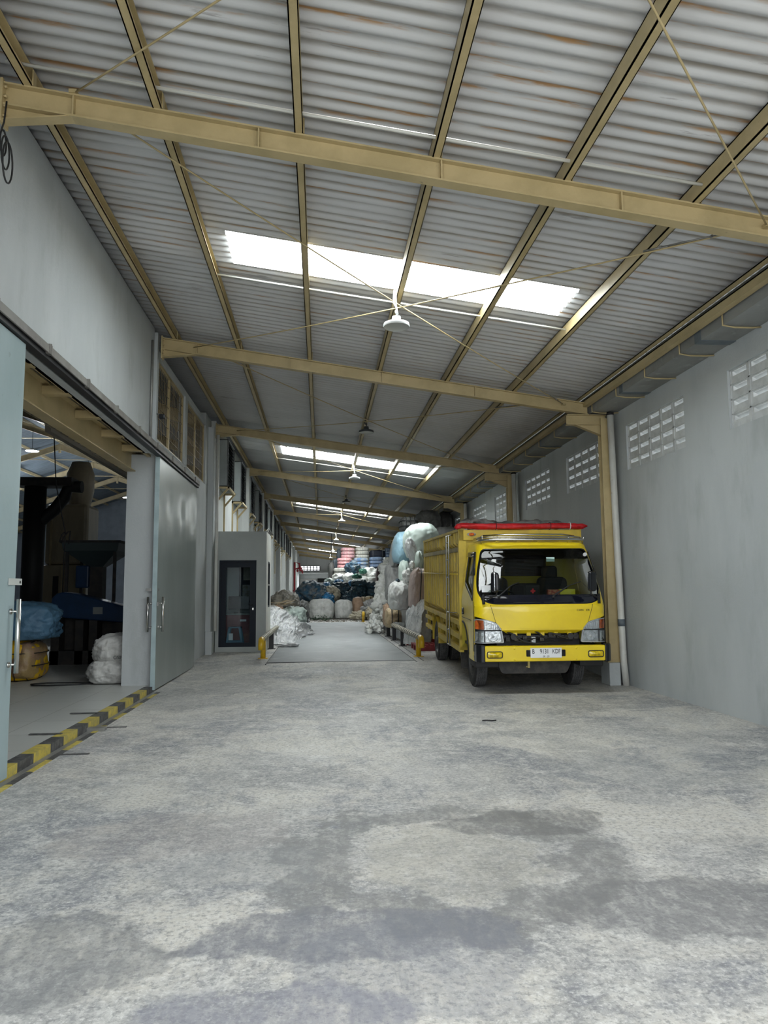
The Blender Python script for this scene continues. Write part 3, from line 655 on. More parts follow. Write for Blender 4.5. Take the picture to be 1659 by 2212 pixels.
# bumper with caps, fog lamps, plate
bmp = BX(-.86, .89, -1.19, -1.06, .515, .735).build('bumper', TY, T, bevel=.014)
for s in (-1, 1):
    c = .015; mb = MB(); x0, x1 = (c + s * .875), (c + s * .985)
    pl = [(x0, -1.192), (c + s * .93, -1.185), (x1, -1.10), (x1, -.80), (c + s * .95, -.80), (c + s * .95, -1.06), (x0, -1.06)]
    mb.prism(pl, .25, Matrix.Translation((0, 0, .50))); mb.build('bumper_cap', BLK, bmp, bevel=.012)
    fx = .015 + s * .735
    f = ring(MB(), rounded([(fx - .115, .565), (fx + .115, .565), (fx + .115, .665), (fx - .115, .665)], .035, 4), rounded([(fx - .105, .575), (fx + .105, .575), (fx + .105, .655), (fx - .105, .655)], .03, 4), (fx, .615), lambda x, z: (x, -1.195, z), 1).build('fog_lamp', BLKM, T, solid=.012)
    ring(MB(), rounded([(fx - .105, .575), (fx + .105, .575), (fx + .105, .655), (fx - .105, .655)], .03, 4), None, (fx, .615), lambda x, z: (x, -1.193 - .018 * max(0, 1 - ((x - fx) / .105) ** 2) * max(0, 1 - ((z - .615) / .04) ** 2), z), 6, 32).build('lens', FOGY, f)
    mb = MB()
    for z in (.545, .70): mb.lathe([(.014, 0), (.010, .008), (0, .011)], n=10, M=Matrix.Translation((.015 + s * .45, -1.19, z)) @ Matrix.Rotation(radians(90), 4, 'X'))
    mb.build('bumper_bolt', TY, bmp)
ring(MB(), rounded([(-.265, .585), (.305, .585), (.305, .68), (-.265, .68)], .012, 3), None, (.02, .63), lambda x, z: (x, -1.1925, z), 1, 12).build('plate_recess', DARK, bmp, solid=.004)
pl = BX(-.207, .247, -1.203, -1.199, .567, .707).build('number_plate', WHT, T, bevel=.002)
def PT(x, z): return Matrix.Translation((x, -1.2045, z)) @ Matrix.Rotation(radians(90), 4, 'X')
text_mesh('B', .092, PT(-.165, .655), LETB, 'plate_lettering', pl, .001, .75); text_mesh('9131', .092, PT(-.005, .655), LETB, 'plate_lettering', pl, .001, .72); text_mesh('KDF', .092, PT(.168, .655), LETB, 'plate_lettering', pl, .001, .70)
text_mesh('09 · 29', .036, PT(.02, .586), LETB, 'plate_lettering', pl, .001, .9)
mb = MB(); mb.tube([(-.22, -1.13, .515), (-.22, -1.13, .44), (-.255, -1.13, .435)], .012, 6); mb.box(-.235, -.205, -1.15, -1.12, .42, .52); mb.build('tow_hook', TYR, T)
# wipers
for x0, x1 in ((-.62, -.30), (.18, .62)):
    mb = MB(); a = (x0, F(x0, 1.44, .03), 1.44); b = (x0 + (x1 - x0) * .55, F(x0, 1.58, .03), 1.585); c = (x1, F(x1, 1.64, .02), 1.645)
    mb.tube([a, b], .009, 6); mb.tube([a, (x0 + .02, a[1], 1.47), b, c], .006, 6); mb.lathe([(.022, 0), (.02, .03), (0, .035)], n=10, M=Matrix.Translation((x0, F(x0, 1.43, 0), 1.43)) @ Matrix.Rotation(radians(90), 4, 'X'))
    mb.build('wiper', BLKM, T)
# mirrors on arms
for s, x, wd in ((-1, -.70, .06), (1, .665, .075)):
    m_ = empty('wing_mirror', (0, 0, 0)); m_.parent = T
    y = -1.30
    mb = MB(); mb.tube([(s * .86, F(.86, 1.42), 1.42), (s * .82, -1.20, 1.41), (x, y - .0, 1.47), (x, y, 1.52)], .012, 7); mb.tube([(s * .86, F(.86, 1.40), 1.40), (s * .855, F(.86, 1.4) - .03, 1.46), (s * .85, F(.86, 1.34) - .03, 1.33)], .022, 8); mb.build('arm', BLKM, m_)
    ol = rounded([(-wd, -.145), (wd, -.145), (wd * .95, .13), (-wd * .95, .15)], .05, 5)
    mb = MB(); mb.prism([(q[0], q[1]) for q in ol], .07, Matrix.Translation((x, y + .03, 1.655)) @ Matrix.Rotation(radians(35 * s), 4, 'Z') @ Matrix.Rotation(radians(90), 4, 'X')); mb.build('housing', BLK, m_, bevel=.025)
    if s < 0: mb = MB(); mb.tube([(x - .035, y - .03, z) for z in (1.53, 1.58, 1.66, 1.74, 1.79)], .011, 6); mb.build('chrome_edge', CHR, m_)
# stickers and small things on the glass
BX(-.855, -.725, F(-.8, 1.56, .01), F(-.8, 1.56, .01) + .003, 1.50, 1.60).build('sticker', WHT, ws)
MINT = mat('mint_paper', (.55, .75, .70), rough=.6); CARDY = mat('yellow_packet_print', (.75, .66, .02), rough=.4); REDP = mat('red_packet_print', (.35, .04, .03), (.5, .25, .12), 30, rough=.4)
BX(.165, .29, F(.2, 2.0, -.0), F(.2, 2.0, -.0) + .003, 1.945, 2.01).build('sticker', MINT, ws)
mb = MB(); mb.lathe([(.032, 0), (0, .003)], n=18, M=Matrix.Translation((.78, F(.78, 2.05, .004), 2.05)) @ Matrix.Rotation(radians(90 + 25), 4, 'X')); mb.build('round_sticker', WHT, ws)
# seats, steering wheel, dashboard
dash = BX(-.88, .88, -1.0, -.66, 1.22, 1.40).build('dashboard', BLKM, cab, bevel=.03)
def seat(x, w, z1, head):
    e = empty('seat', (x, 0, 0)); e.parent = T
    mb = MB(); mb.prism(rounded([(-w, 0), (w, 0), (w * .86, z1 - 1.0), (-w * .86, z1 - 1.0)], .09, 5), .12, Matrix.Translation((0, -.02, 1.0)) @ Matrix.Rotation(radians(98), 4, 'X')); mb.build('backrest', SEATM, e, bevel=.03)
    BX(-w, w, -.52, -.05, .88, 1.02).build('cushion', SEATM, e, bevel=.04)
    if head: mb = MB(); mb.prism(rounded([(-.13, 0), (.13, 0), (.12, .22), (-.12, .22)], .06, 5), .09, Matrix.Translation((0, .02, z1 - .05)) @ Matrix.Rotation(radians(98), 4, 'X')); mb.build('headrest', SEATM, e, bevel=.03)
seat(-.52, .26, 1.72, 1); seat(.0, .27, 1.62, 0); seat(.42, .27, 1.72, 1)
M_ = Matrix.Translation((-.5, -.62, 1.42)) @ Matrix.Rotation(radians(-28), 4, 'X')
mb = MB(); mb.tube([M_ @ Vector((.2 * cos(a), .2 * sin(a), 0)) for a in [2 * pi * k / 24 for k in range(25)]], .014, 8, cap=False)
for a in (0, 2.1, 4.2): mb.tube([M_ @ Vector((0, 0, -.03)), M_ @ Vector((.2 * cos(a), .2 * sin(a), 0))], .012, 6)
mb.cyl(M_ @ Vector((0, 0, -.3)), M_ @ Vector((0, 0, 0)), .03, 10); mb.build('steering_wheel', BLK, T)
# roof rack
mb = MB()
for z, y0, r in ((2.275, -.80, .020), (2.315, -.68, .012)):
    mb.tube([(-.80, -.1, z), (-.80, y0 + .2, z), (-.74, y0 + .06, z), (-.62, y0, z + .005), (.62, y0, z + .005), (.74, y0 + .06, z), (.80, y0 + .2, z), (.80, -.1, z)], r, 8)
for x in (-.78, -.55, .0, .55, .78): mb.tube([(x, -.62, 2.22), (x, -.70, 2.32)], .009, 6)
mb.tube([(-.7, -.35, 2.355), (-.35, -.5, 2.365), (.5, -.5, 2.365), (.74, -.35, 2.345)], .013, 8); mb.tube([(-.7, -.35, 2.355), (-.8, -.2, 2.28)], .012, 6); mb.tube([(.74, -.35, 2.345), (.8, -.2, 2.28)], .012, 6)
mb.build('roof_rack', STEEL, T)
# wheels
def wheel(x0, x1, y, z=.40, rim=True):
    xc = (x0 + x1) / 2; w = abs(x1 - x0) / 2; s = -1 if xc < 0 else 1
    e = empty('wheel', (xc, y, z)); e.parent = T
    R = Matrix.Rotation(radians(90) * s, 4, 'Y'); Rr = .40
    MB().lathe([(.235, -w * .9), (.29, -w), (.36, -w * .95), (.392, -w * .80), (.395, 0), (.392, w * .80), (.36, w * .95), (.29, w), (.235, w * .9), (.235, -w * .9)], n=48, M=R).build('tyre', TYRE, e)
    mb = MB()
    for k, (a, b) in enumerate(((-.76, -.47), (-.41, -.17), (-.11, .11), (.17, .41), (.47, .76))):
        n = 96; o = len(mb.v); zg = .045
        for i in range(n):
            an = 2 * pi * i / n; j = zg * (1 if (i // 1) % 2 else -1) * (0 if k in (0, 4) else 1)
            for q, rr in ((a + j, .393), (a + j, .402), (b + j, .402), (b + j, .393)): mb.v.append(tuple(R @ Vector((rr * cos(an), rr * sin(an), q * w))))
        for i in range(n):
            for t in range(3): mb.f.append((o + i * 4 + t, o + ((i + 1) % n) * 4 + t, o + ((i + 1) % n) * 4 + t + 1, o + i * 4 + t + 1)); mb.sm.append(False)
    mb.build('tread', TREAD, e)
    if rim:
        MB().lathe([(.235, w * .92), (.225, w * .75), (.20, w * .35), (.17, w * .30), (.12, w * .55), (.10, w * .62), (.075, w * .65), (.07, w * 1.05), (0, w * 1.1)], n=32, M=R).build('rim', RIM, e)
        mb = MB()
        for k in range(6): a = 2 * pi * k / 6; mb.cyl(R @ Vector((.10 * cos(a), .10 * sin(a), w * .55)), R @ Vector((.10 * cos(a), .10 * sin(a), w * .85)), .017, 6)
        mb.build('wheel_nut', RIM, e)
        mb = MB()
        for k in range(5): a = 2 * pi * (k + .5) / 5; mb.cyl(R @ Vector((.165 * cos(a), .165 * sin(a), w * .30)), R @ Vector((.165 * cos(a), .165 * sin(a), w * .345)), .024, 10)
        mb.build('rim_hole', DARK, e)
wheel(-.86, -.65, 0); wheel(.65, .86, 0)
YR = 3.40
for s in (-1, 1): wheel(s * .97, s * .76, YR); wheel(s * .73, s * .52, YR)
# chassis
mb = MB(); mb.box(-.40, -.33, -1.0, 5.3, .55, .72); mb.box(.33, .40, -1.0, 5.3, .55, .72)
for y in (-.9, 0.2, 1.2, 2.3, 3.1, 3.8, 5.2): mb.box(-.4, .4, y, y + .07, .58, .70)
mb.build('chassis_frame', GREASE, T)
mb = MB(); mb.cyl((-.75, 0, .40), (.75, 0, .40), .05, 10); mb.box(-.5, .5, -.08, .08, .30, .42); mb.tube([(-.6, -.3, .36), (.6, -.3, .36)], .02, 6); mb.build('front_axle', GREASE, T)
mb = MB(); mb.cyl((-.75, YR, .40), (.75, YR, .40), .07, 10); mb.lathe([(0, -.16), (.14, -.1), (.17, 0), (.14, .1), (0, .16)], (0, YR, .4), 16); mb.build('rear_axle', GREASE, T)
mb = MB(); mb.prism(rounded([(-.55, .30), (.42, .30), (.50, .48), (-.62, .48)], .05, 4), .3, Matrix.Translation((0, -.55, 0)) @ Matrix.Rotation(radians(90), 4, 'X')); mb.build('sump_guard', GREASE, T)
BX(-.3, .3, -.8, .5, .5, .95).build('engine', GREASE, T, bevel=.05)
BX(.42, .80, 1.4, 2.1, .42, .82).build('fuel_tank', BLKM, T, bevel=.06); BX(-.8, -.45, .75, 1.2, .45, .78).build('battery_box', BLKM, T, bevel=.02)
# cargo box
CX0, CX1, CY0, CY1, CZ0, CZ1 = -.985, 1.045, .24, 5.40, .955, 2.50
box = empty('cargo_box', (0, 0, 0)); box.parent = T
mb = MB(); mb.box(CX0 + .02, CX1 - .02, CY0 + .04, CY1, CZ0, CZ0 + .05); mb.build('floor', TYB, box)
for s, x in ((-1, CX0 + .10), (1, CX1 - .10)):
    mb = MB(); mb.box(x - .004, x + .004, CY0 + .1, CY1, CZ0, CZ1 - .02); mb.build('side_panel', TYB, box)
    mb = MB(); n = 16
    for k in range(n):
        if s < 0 and k == 6: continue
        y = CY0 + .30 + k * (CY1 - CY0 - .42) / (n - 1); xo = CX0 if s < 0 else CX1; xi = x
        for z0, z1 in ((CZ0 + .11, CZ1 - .38), (CZ1 - .29, CZ1 - .05)):
            vs = [(xi, y - .06, z0 - .03), (xo, y - .045, z0 + .06), (xo, y + .045, z0 + .06), (xi, y + .06, z0 - .03), (xi, y - .06, z1), (xo, y - .045, z1), (xo, y + .045, z1), (xi, y + .06, z1)]
            mb.add(vs, [(0, 1, 2, 3), (4, 7, 6, 5), (0, 4, 5, 1), (1, 5, 6, 2), (2, 6, 7, 3)])
    mb.build('side_rib', TYB, box)
    xo = CX0 if s < 0 else CX1
    mb = MB(); mb.box(*sorted((xo + s * .005, x)), CY0 + .1, CY1, CZ1 - .375, CZ1 - .30); mb.build('middle_rail', TYR, box)
    mb = MB(); mb.box(*sorted((xo + s * .012, x)), CY0 + .02, CY1 + .02, CZ1 - .045, CZ1); mb.build('top_rail', TYB, box)
    mb = MB(); mb.box(*sorted((xo + s * .012, x)), CY0 + .02, CY1, CZ0 - .03, CZ0 + .05); mb.build('sill', TYB, box)
    mb = MB(); mb.tube([(xo + s * .02, CY0 + .12, 1.755), (xo + s * .02, CY1, 1.755)], .013, 8); mb.lathe([(0, -.02), (.02, 0), (0, .02)], (xo + s * .02, CY0 + .10, 1.755), 10)
    for k in range(n): mb.box(*sorted((xo + s * .03, x)), CY0 + .2 + k * .33, CY0 + .21 + k * .33 + .1, 1.80, 1.808)
    mb.build('tie_rod', TYB, box)
    BX(*sorted((xo + s * .006, xo - s * .12)), CY0, CY0 + .10, CZ0 - .42, CZ1 - .02).build('corner_post', TYB, box); BX(*sorted((xo + s * .006, xo - s * .1)), CY1 - .06, CY1, CZ0, CZ1).build('corner_post', TYB, box)
    for j, z in enumerate((.745, .545)):
        mb = MB(); mb.box(*sorted((xo + s * .01, xo - s * .06)), CY0 + .0, 2.93, z - .045, z + .045); mb.build('side_guard_rail', TYB, T)
        mb = MB(); mb.box(*sorted((xo + s * .01, xo - s * .06)), 3.95, 5.1, z - .03 + .04, z + .045 + .04); mb.build('rear_side_guard', TYB, T)
    for y in (.5, 1.3, 2.1, 2.85, 4.1, 5.0): MB().box(*sorted((xo - s * .03, xo - s * .10)), y, y + .06, .50, .93).build('guard_bracket', TYB, T)
    # mud guard over the rear tyre
    mb = MB(); mb.tube([(s * .86, YR - .47 * cos(radians(a)), .42 + .47 * sin(radians(a))) for a in range(-5, 186, 12)], .012, 4)
    for k in range(14):
        a0, a1 = [radians(-5 + 190 * q / 14) for q in (k, k + 1)]
        mb.add([(s * .99, YR - .47 * cos(a0), .42 + .47 * sin(a0)), (s * .5, YR - .47 * cos(a0), .42 + .47 * sin(a0)), (s * .5, YR - .47 * cos(a1), .42 + .47 * sin(a1)), (s * .99, YR - .47 * cos(a1), .42 + .47 * sin(a1))], [(0, 1, 2, 3)])
    mb.build('mud_guard', TYB, T)
for k in range(15): BX(CX0 + .06, CX1 - .06, CY0 + .25 + k * .345, CY0 + .33 + k * .345, CZ0 - .13, CZ0).build('cross_bearer', TYB, box, bevel=.01)
mb = MB(); mb.box(-.43, -.32, .3, 5.3, .72, .83); mb.box(.32, .43, .3, 5.3, .72, .83); mb.build('subframe', TYB, box)
mb = MB(); mb.box(CX0, CX1, CY0 + .03, CY0 + .07, CZ0, CZ1 - .19)
for x in (-.7, -.35, 0, .35, .7): mb.box(x - .03, x + .03, CY0 + .0, CY0 + .04, CZ0, CZ1 - .19)
mb.build('front_panel', TYB, box)
hb = BX(CX0 + .07, CX1 - .02, CY0 - .02, CY0 + .06, CZ1 - .19, CZ1 - .02).build('header_board', TYB, box, bevel=.006)
BX(CX0, CX0 + .10, CY0, CY0 + .1, CZ1 - .2, CZ1 - .02).build('header_corner', TYB, box)
mb = MB(); mb.box(CX0, CX1, CY1 - .04, CY1, CZ0, CZ1); mb.build('tail_gate', TYB, box)
mb = MB(); mb.lathe([(.075, .0), (.07, .012), (0, .014)], n=24, M=Matrix.Translation((-.78, CY0 - .022, CZ1 - .095)) @ Matrix.Diagonal((1, 1, .42, 1)) @ Matrix.Rotation(radians(90), 4, 'X')); mk = mb.build('marker_lamp', SILV, hb)
MB().lathe([(.048, .0), (.045, .022), (0, .03)], n=24, M=Matrix.Translation((-.78, CY0 - .022, CZ1 - .095)) @ Matrix.Diagonal((1, 1, .55, 1)) @ Matrix.Rotation(radians(90), 4, 'X')).build('marker_lens', AMB, hb)
# ladder on the box side
ld_ = empty('ladder', (0, 0, 0)); ld_.parent = T
mb = MB(); xl = CX0 - .05
for y in (.93, 1.22): mb.tube([(CX0 + .02, y, 2.43), (xl - .02, y, 2.42), (xl - .02, y, 2.36), (xl - .02, y, .55)], .014, 8)
mb.tube([(xl - .02, .93, .55), (xl - .02, 1.22, .55)], .014, 8); mb.build('ladder_rail', STEEL, ld_)
for k in range(6): MB().tube([(xl - .02, .93, .80 + k * .30), (xl - .02, 1.22, .80 + k * .30)], .012, 6).build('rung', STEEL, ld_)
MB().tube([(xl - .02, .93, 1.10), (CX0, .55, 1.12)], .008, 6).build('ladder_stay', STEEL, ld_)

def TW(x, y, z): return T.matrix_basis @ Vector((x, y, z))
# tarpaulins rolled on top of the header board (resting things, in world space)
def roll(name, pts, rad, m, label, cat, seed=0, wob=.25, n=14, flat=.75):
    vs = MB(); K = 70; P_ = []
    for i in range(K + 1):
        t = i / K * (len(pts) - 1); k = min(int(t), len(pts) - 2); u = t - k; a = Vector(pts[k]); b = Vector(pts[k + 1]); P_.append(a.lerp(b, u))
    for i, p in enumerate(P_):
        e = min(i, K - i) / 5; r0 = rad * (min(1, .25 + .75 * e) if e < 1 else 1)
        for j in range(n):
            a = 2 * pi * j / n; w = 1 + wob * noise.noise(Vector((i * .22, cos(a) * 1.3 + seed, sin(a) * 1.3))) + .10 * sin(a * 3 + i * .3)
            vs.v.append(tuple(TW(p.x, p.y + cos(a) * r0 * w, p.z + sin(a) * r0 * w * flat)))
    for i in range(K):
        for j in range(n): vs.f.append((i * n + j, i * n + (j + 1) % n, (i + 1) * n + (j + 1) % n, (i + 1) * n + j)); vs.sm.append(True)
    vs.f.append(tuple(range(n))[::-1]); vs.f.append(tuple(range(K * n, K * n + n))); vs.sm += [True, True]
    return tag(vs.build(name, m), label, cat)
rt = roll('rolled_tarpaulin', [(-1.06, .22, 2.52), (-.95, .22, 2.545), (-.3, .22, 2.53), (.3, .22, 2.535), (.9, .22, 2.535), (1.15, .22, 2.535)], .062, REDT, 'red tarpaulin rolled along the top front edge of the truck box', 'tarpaulin')
for x in (-.38, .52, .85): mb = MB(); mb.tube([rt_ for rt_ in [TW(x, .22 + cos(a) * .078, 2.54 + sin(a) * .062) for a in [2 * pi * k / 12 for k in range(13)]]], .005 if x < .8 else .008, 5); mb.build('binding_cord', CORDB if x < .8 else WHT, rt)
roll('grey_tarpaulin', [(-.98, .42, 2.58), (-.7, .45, 2.63), (-.3, .42, 2.55), (.3, .4, 2.57), (.85, .42, 2.57)], .085, GRYT, 'crumpled grey tarpaulin bundled behind the red roll on the truck', 'tarpaulin', 3, .9)
# loose things lying on the dashboard (world space)
def worldbox(name, x0, x1, y0, y1, z0, z1, m, bevel=.004):
    o = BX(-(x1 - x0) / 2, (x1 - x0) / 2, -(y1 - y0) / 2, (y1 - y0) / 2, 0, z1 - z0).build(name, m, bevel=bevel); o.matrix_world = T.matrix_basis @ Matrix.Translation(((x0 + x1) / 2, (y0 + y1) / 2, z0)); return o
k = worldbox('first_aid_bag', -.20, .02, -.96, -.84, 1.40, 1.60, SEATM, .02); tag(k, 'black first aid bag with a red cross behind the truck windscreen', 'bag')
RC_ = mat('red_cross_print', (.7, .02, .03), rough=.5)
mb = MB(); mb.box(-.035, .035, -.064, -.061, .10, .125); mb.box(-.0125, .0125, -.064, -.061, .0775, .1475); mb.build('cross', RC_, k); 
tag(worldbox('red_packet', .13, .30, -.99, -.91, 1.40, 1.53, REDP), 'red printed packet lying on the truck dashboard', 'packet')
tag(worldbox('yellow_packet', .31, .54, -.98, -.90, 1.40, 1.535, CARDY), 'yellow packet lying on the truck dashboard right of the red one', 'packet')

# ================================================================ SLIDING DOORS, TRACK, THRESHOLD
def pull_handle(parent, x, y, z0, z1, out, dy=0):
    mb = MB(); mb.cyl((x + out, y, z0), (x + out, y, z1), .019, 14); mb.build('handle_bar', STEEL, parent)
    for z in (z0 + .07, z1 - .10): mb = MB(); mb.cyl((x, y + dy, z), (x + out, y, z), .010, 10); mb.cyl((x, y + dy, z), (x + (.012 if out > 0 else -.012), y + dy, z), .024, 12); mb.build('handle_mount', STEEL, parent)
def slide_door(y0, y1, x0, x1, m, label, lead):
    e = empty('sliding_door', ((x0 + x1) / 2, (y0 + y1) / 2, 0)); ox, oy = e.location.x, e.location.y
    mb = MB(); ny, nz_ = 26, 30; a, b, c, d = x0 - ox, x1 - ox, y0 - oy, y1 - oy
    # outer skin dented by knocks
    o = 0
    for j in range(nz_ + 1):
        for i in range(ny + 1):
            y = c + (d - c) * i / ny; z = .025 + 3.61 * j / nz_
            dent = 0
            for (py, pz, r, dp) in (lead):
                q = ((y - py) ** 2 + (z - pz) ** 2 * .6) / r ** 2
                if q < 1: dent += dp * (1 - q) ** 2
            dent += .004 * noise.noise(Vector((y * 1.4, z * 1.1, ox * 5)))
            mb.v.append((b - dent, y, z))
    for j in range(nz_):
        for i in range(ny): k = j * (ny + 1) + i; mb.f.append((k, k + 1, k + ny + 2, k + ny + 1)); mb.sm.append(True)
    mb.build('outer_skin', m, e)
    BX(a, b - .043, c, d, .02, 3.63).build('core', DOORM, e); 
    BX(a, b + .002, c - .006, c - .001, .02, 3.64).build('edge_strip', DOORE, e)
    tag(e, label, 'door'); return e, ox, oy
d1, ox, oy = slide_door(2.4, 6.42, -2.59, -2.53, DOORB, 'pale blue grey sliding metal door at the left edge of the view', [(1.6, 1.6, .4, .012), (1.7, .5, .5, .01)])
pull_handle(d1, .03, 6.36 - oy, .86, 1.46, .06, -.02); mb = MB()
mb.box(.031, .037, 6.28 - oy, 6.54 - oy, 1.575, 1.63); mb.build('hasp', mat('pale_hasp_metal', (.5, .52, .5), rough=.4), d1)
MB().cyl((.034, 6.50 - oy, 1.60), (.040, 6.50 - oy, 1.60), .012, 12).build('hasp_hole', DARK, d1)

d2, ox, oy = slide_door(11.82, 15.35, -2.605, -2.535, DOORM, 'grey green sliding metal door with dents, slid open beside the doorway', [(-.9, 3.05, .22, .02), (-.3, 2.85, .30, -.018), (.2, 3.0, .25, .03), (.5, 2.8, .3, -.02), (1.3, 3.0, .4, .025), (-1.3, 2.9, .25, -.02), (.9, 1.4, .8, .006)])
pull_handle(d2, .035, 11.95 - oy, .90, 1.44, .07); pull_handle(d2, -.035, 11.85 - oy, .90, 1.44, -.07)
mb = MB(); mb.box(.037, .043, 11.83 - oy, 11.95 - oy, 1.53, 1.57); mb.box(-.13, -.042, 11.80 - oy, 11.805 - oy, 1.53, 1.57); mb.build('hasp', GALV, d2)
mb = MB(); mb.box(.045, .07, 11.79 - oy, 11.83 - oy, 1.30, 1.36); mb.build('padlock', GALV, d2)
# track cover over the doors
e = empty('door_track', (-2.53, 9, 3.70)); TRK = mat('dusty_track_cover', (.20, .195, .18), (.15, .14, .13), 4, rough=.6)
mb = MB(); mb.box(-.085, .045, -6.4, 6.3, .045, .06); mb.box(.045, .06, -6.4, 6.3, -.015, .06); mb.build('cover', TRK, e)
BX(-.06, .03, -6.4, 6.4, -.055, .03).build('rail', DARK, e)
for i in range(11): y = -5.6 + i * 1.13; mb = MB(); mb.box(-.085, .068, y, y + .07, -.02, .07); mb.box(-.085, .075, y + .02, y + .035, -.02, .075); mb.build('clamp', TRK, e)
tag(e, 'long grey sliding door track cover along the left wall', 'track')
# striped kerb, floor groove and painted strip
e = empty('striped_kerb', (-2.61, 9, 0)); k = 0; y = 2.0
while y < 11.7:
    L_ = .42 if k % 2 else .36
    if y > 5.6: BX(-.06, .06, y - 9, min(y + L_, 11.78) - 9, .0, .085).build('stripe', STRY if k % 2 else STRB, e)
    y += L_; k += 1
tag(e, 'yellow and black striped kerb along the doorway sill', 'kerb')
e = empty('floor_guide', (-2.48, 9, 0)); BX(-.055, .0, -3.6, 2.7, .0, .008).build('guide_channel', GALV, e); y = 5.4; k = 0
while y < 11.6:
    L_ = .45 if k % 2 else .42; BX(.0, .055, y - 9, min(y + L_, 11.7) - 9, .0, .006).build('stripe', STRY if k % 2 else STRB, e); y += L_; k += 1
tag(e, 'yellow and black painted strip on the floor beside the door channel', 'floor marking')
for i, (x, y, lab) in enumerate(((-2.78, 7.95, 'nearest of three flat black steel strips on the tiles by the kerb'), (-2.80, 9.25, 'middle of three flat black steel strips on the tiles by the kerb'), (-2.34, 8.75, 'flat dark steel strip on the concrete beside the striped sill'), (-2.33, 7.35, 'dark steel strip sunk in the concrete near the left door'))):
    o = BX(x - .16, x + .16, y, y + .05, .0 if i > 1 else .086, .005 if i > 1 else .092).build('steel_strip', STRB); tag(o, lab, 'strip')
o = BX(-2.56, -2.36, 8.55, 8.66, 0.0, .035).build('floor_stop', GALV, bevel=.004); tag(o, 'small pale metal door stop on the floor between the striped kerbs', 'door stop')

# ================================================================ HALL BEHIND THE DOORWAY
TILE = bpy.data.materials.new('pale_floor_tiles'); TILE.use_nodes = True
nt = TILE.node_tree; b = nt.nodes['Principled BSDF']; b.inputs['Roughness'].default_value = .35
tc = nt.nodes.new('ShaderNodeTexCoord'); br = nt.nodes.new('ShaderNodeTexBrick'); br.offset = 0
for k, v in (('Scale', 1.0), ('Mortar Size', .004), ('Mortar Smooth', .1), ('Brick Width', .8), ('Row Height', .8)): br.inputs[k].default_value = v
br.inputs['Color1'].default_value = (.55, .56, .54, 1); br.inputs['Color2'].default_value = (.50, .51, .49, 1); br.inputs['Mortar'].default_value = (.22, .22, .2, 1)
nt.links.new(tc.outputs['Object'], br.inputs['Vector']); nt.links.new(br.outputs[0], b.inputs['Base Color'])
struct(BX(-25.6, -2.67, 2.6, 62, -.1, .08).build('floor_hall', TILE)); 
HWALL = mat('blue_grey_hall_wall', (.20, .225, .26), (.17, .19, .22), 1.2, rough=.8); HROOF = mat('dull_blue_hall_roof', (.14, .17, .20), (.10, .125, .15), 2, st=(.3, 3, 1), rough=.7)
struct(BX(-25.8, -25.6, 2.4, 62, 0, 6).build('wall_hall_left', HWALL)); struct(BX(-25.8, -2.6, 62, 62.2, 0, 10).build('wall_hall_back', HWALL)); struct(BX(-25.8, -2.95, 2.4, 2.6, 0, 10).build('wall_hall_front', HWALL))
def zh(x): return 5.75 + (9.7 - 5.75) * (1 - abs(x + 14.3) / 11.5)
mb = MB()
for x0, x1 in ((-25.8, -14.3), (-14.3, -2.64)):
    mb.add([(x0, 2.4, zh(x0) + .2), (x1, 2.4, zh(x1) + .2), (x1, 62.2, zh(x1) + .2), (x0, 62.2, zh(x0) + .2)], [(0, 1, 2, 3)])
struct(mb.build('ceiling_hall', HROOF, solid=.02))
HTAN = mat('tan_hall_steel', (.42, .34, .2), (.36, .29, .17), 3, rough=.5)
for k in range(9):
    y = 12.5 + 5.8 * k; e = empty('gable_truss', (-14.3, y, 0)); mb = MB()
    for x0, x1 in ((-25.6, -14.3), (-14.3, -2.95)):
        n0 = len(mb.v); ibeam(mb, x0, x1, 0, zh(x0) + .0, zh(x1) + .0, .32, w=.16)
        mb.v[n0:] = [(a + 14.3, b_, c_) for a, b_, c_ in mb.v[n0:]]
    mb.build('rafter', HTAN, e)
    mb = MB(); mb.bar((-1.6, 0, zh(-15.9) - .33), (1.6, 0, zh(-12.7) - .33), .10, .02); mb.box(-.05, .05, -.08, .08, zh(-14.3) - .5, zh(-14.3)); mb.build('ridge_plate', HTAN, e)
    if k < 7: pass
    tag(e, 'tan gable roof frame inside the dark hall, %s from the doorway' % (['first'] + names)[k], 'roof frame', 'hall roof frames')
for k in range(13):
    x = -4.2 - k * 1.65; o = BX(-.05, .05, 2.6, 62, 0, .14).build('hall_purlin', HTAN); o.location = (x, 0, zh(x) + .02)
    tag(o, 'tan purlin under the dark roof of the hall, %s counting from the doorway' % (['first'] + names)[k], 'purlin', 'hall purlins')
# lintel girder over the doorway with outrigger stubs and outer channel
e = empty('lintel_girder', (-3.02, 8, 3.77)); mb = MB()
mb.box(-.01, .01, -5.4, 4.6, -.33, .0); mb.box(-.08, .08, -5.4, 4.3, -.345, -.33); mb.box(-.08, .08, -5.4, 4.3, -.0, .014); mb.build('girder', TAN, e)
mb = MB(); mb.box(.30, .31, -5.4, 3.95, -.10, .06); mb.box(.26, .31, -5.4, 3.95, -.11, -.10); mb.build('outer_channel', TAN, e)
for y in (-2.0, -.95, .1, 1.2, 2.3, 3.35): mb = MB(); mb.box(.012, .30, y, y + .10, -.125, -.115); mb.box(.012, .30, y, y + .01, -.115, -.03); mb.box(.012, .30, y + .09, y + .10, -.115, -.03); mb.build('stub', TAN, e)
BX(.012, .30, -5.4, 3.95, .02, .03).build('soffit_sheet', GALV, e)
tag(e, 'tan steel girder with short stubs spanning the top of the doorway', 'girder')
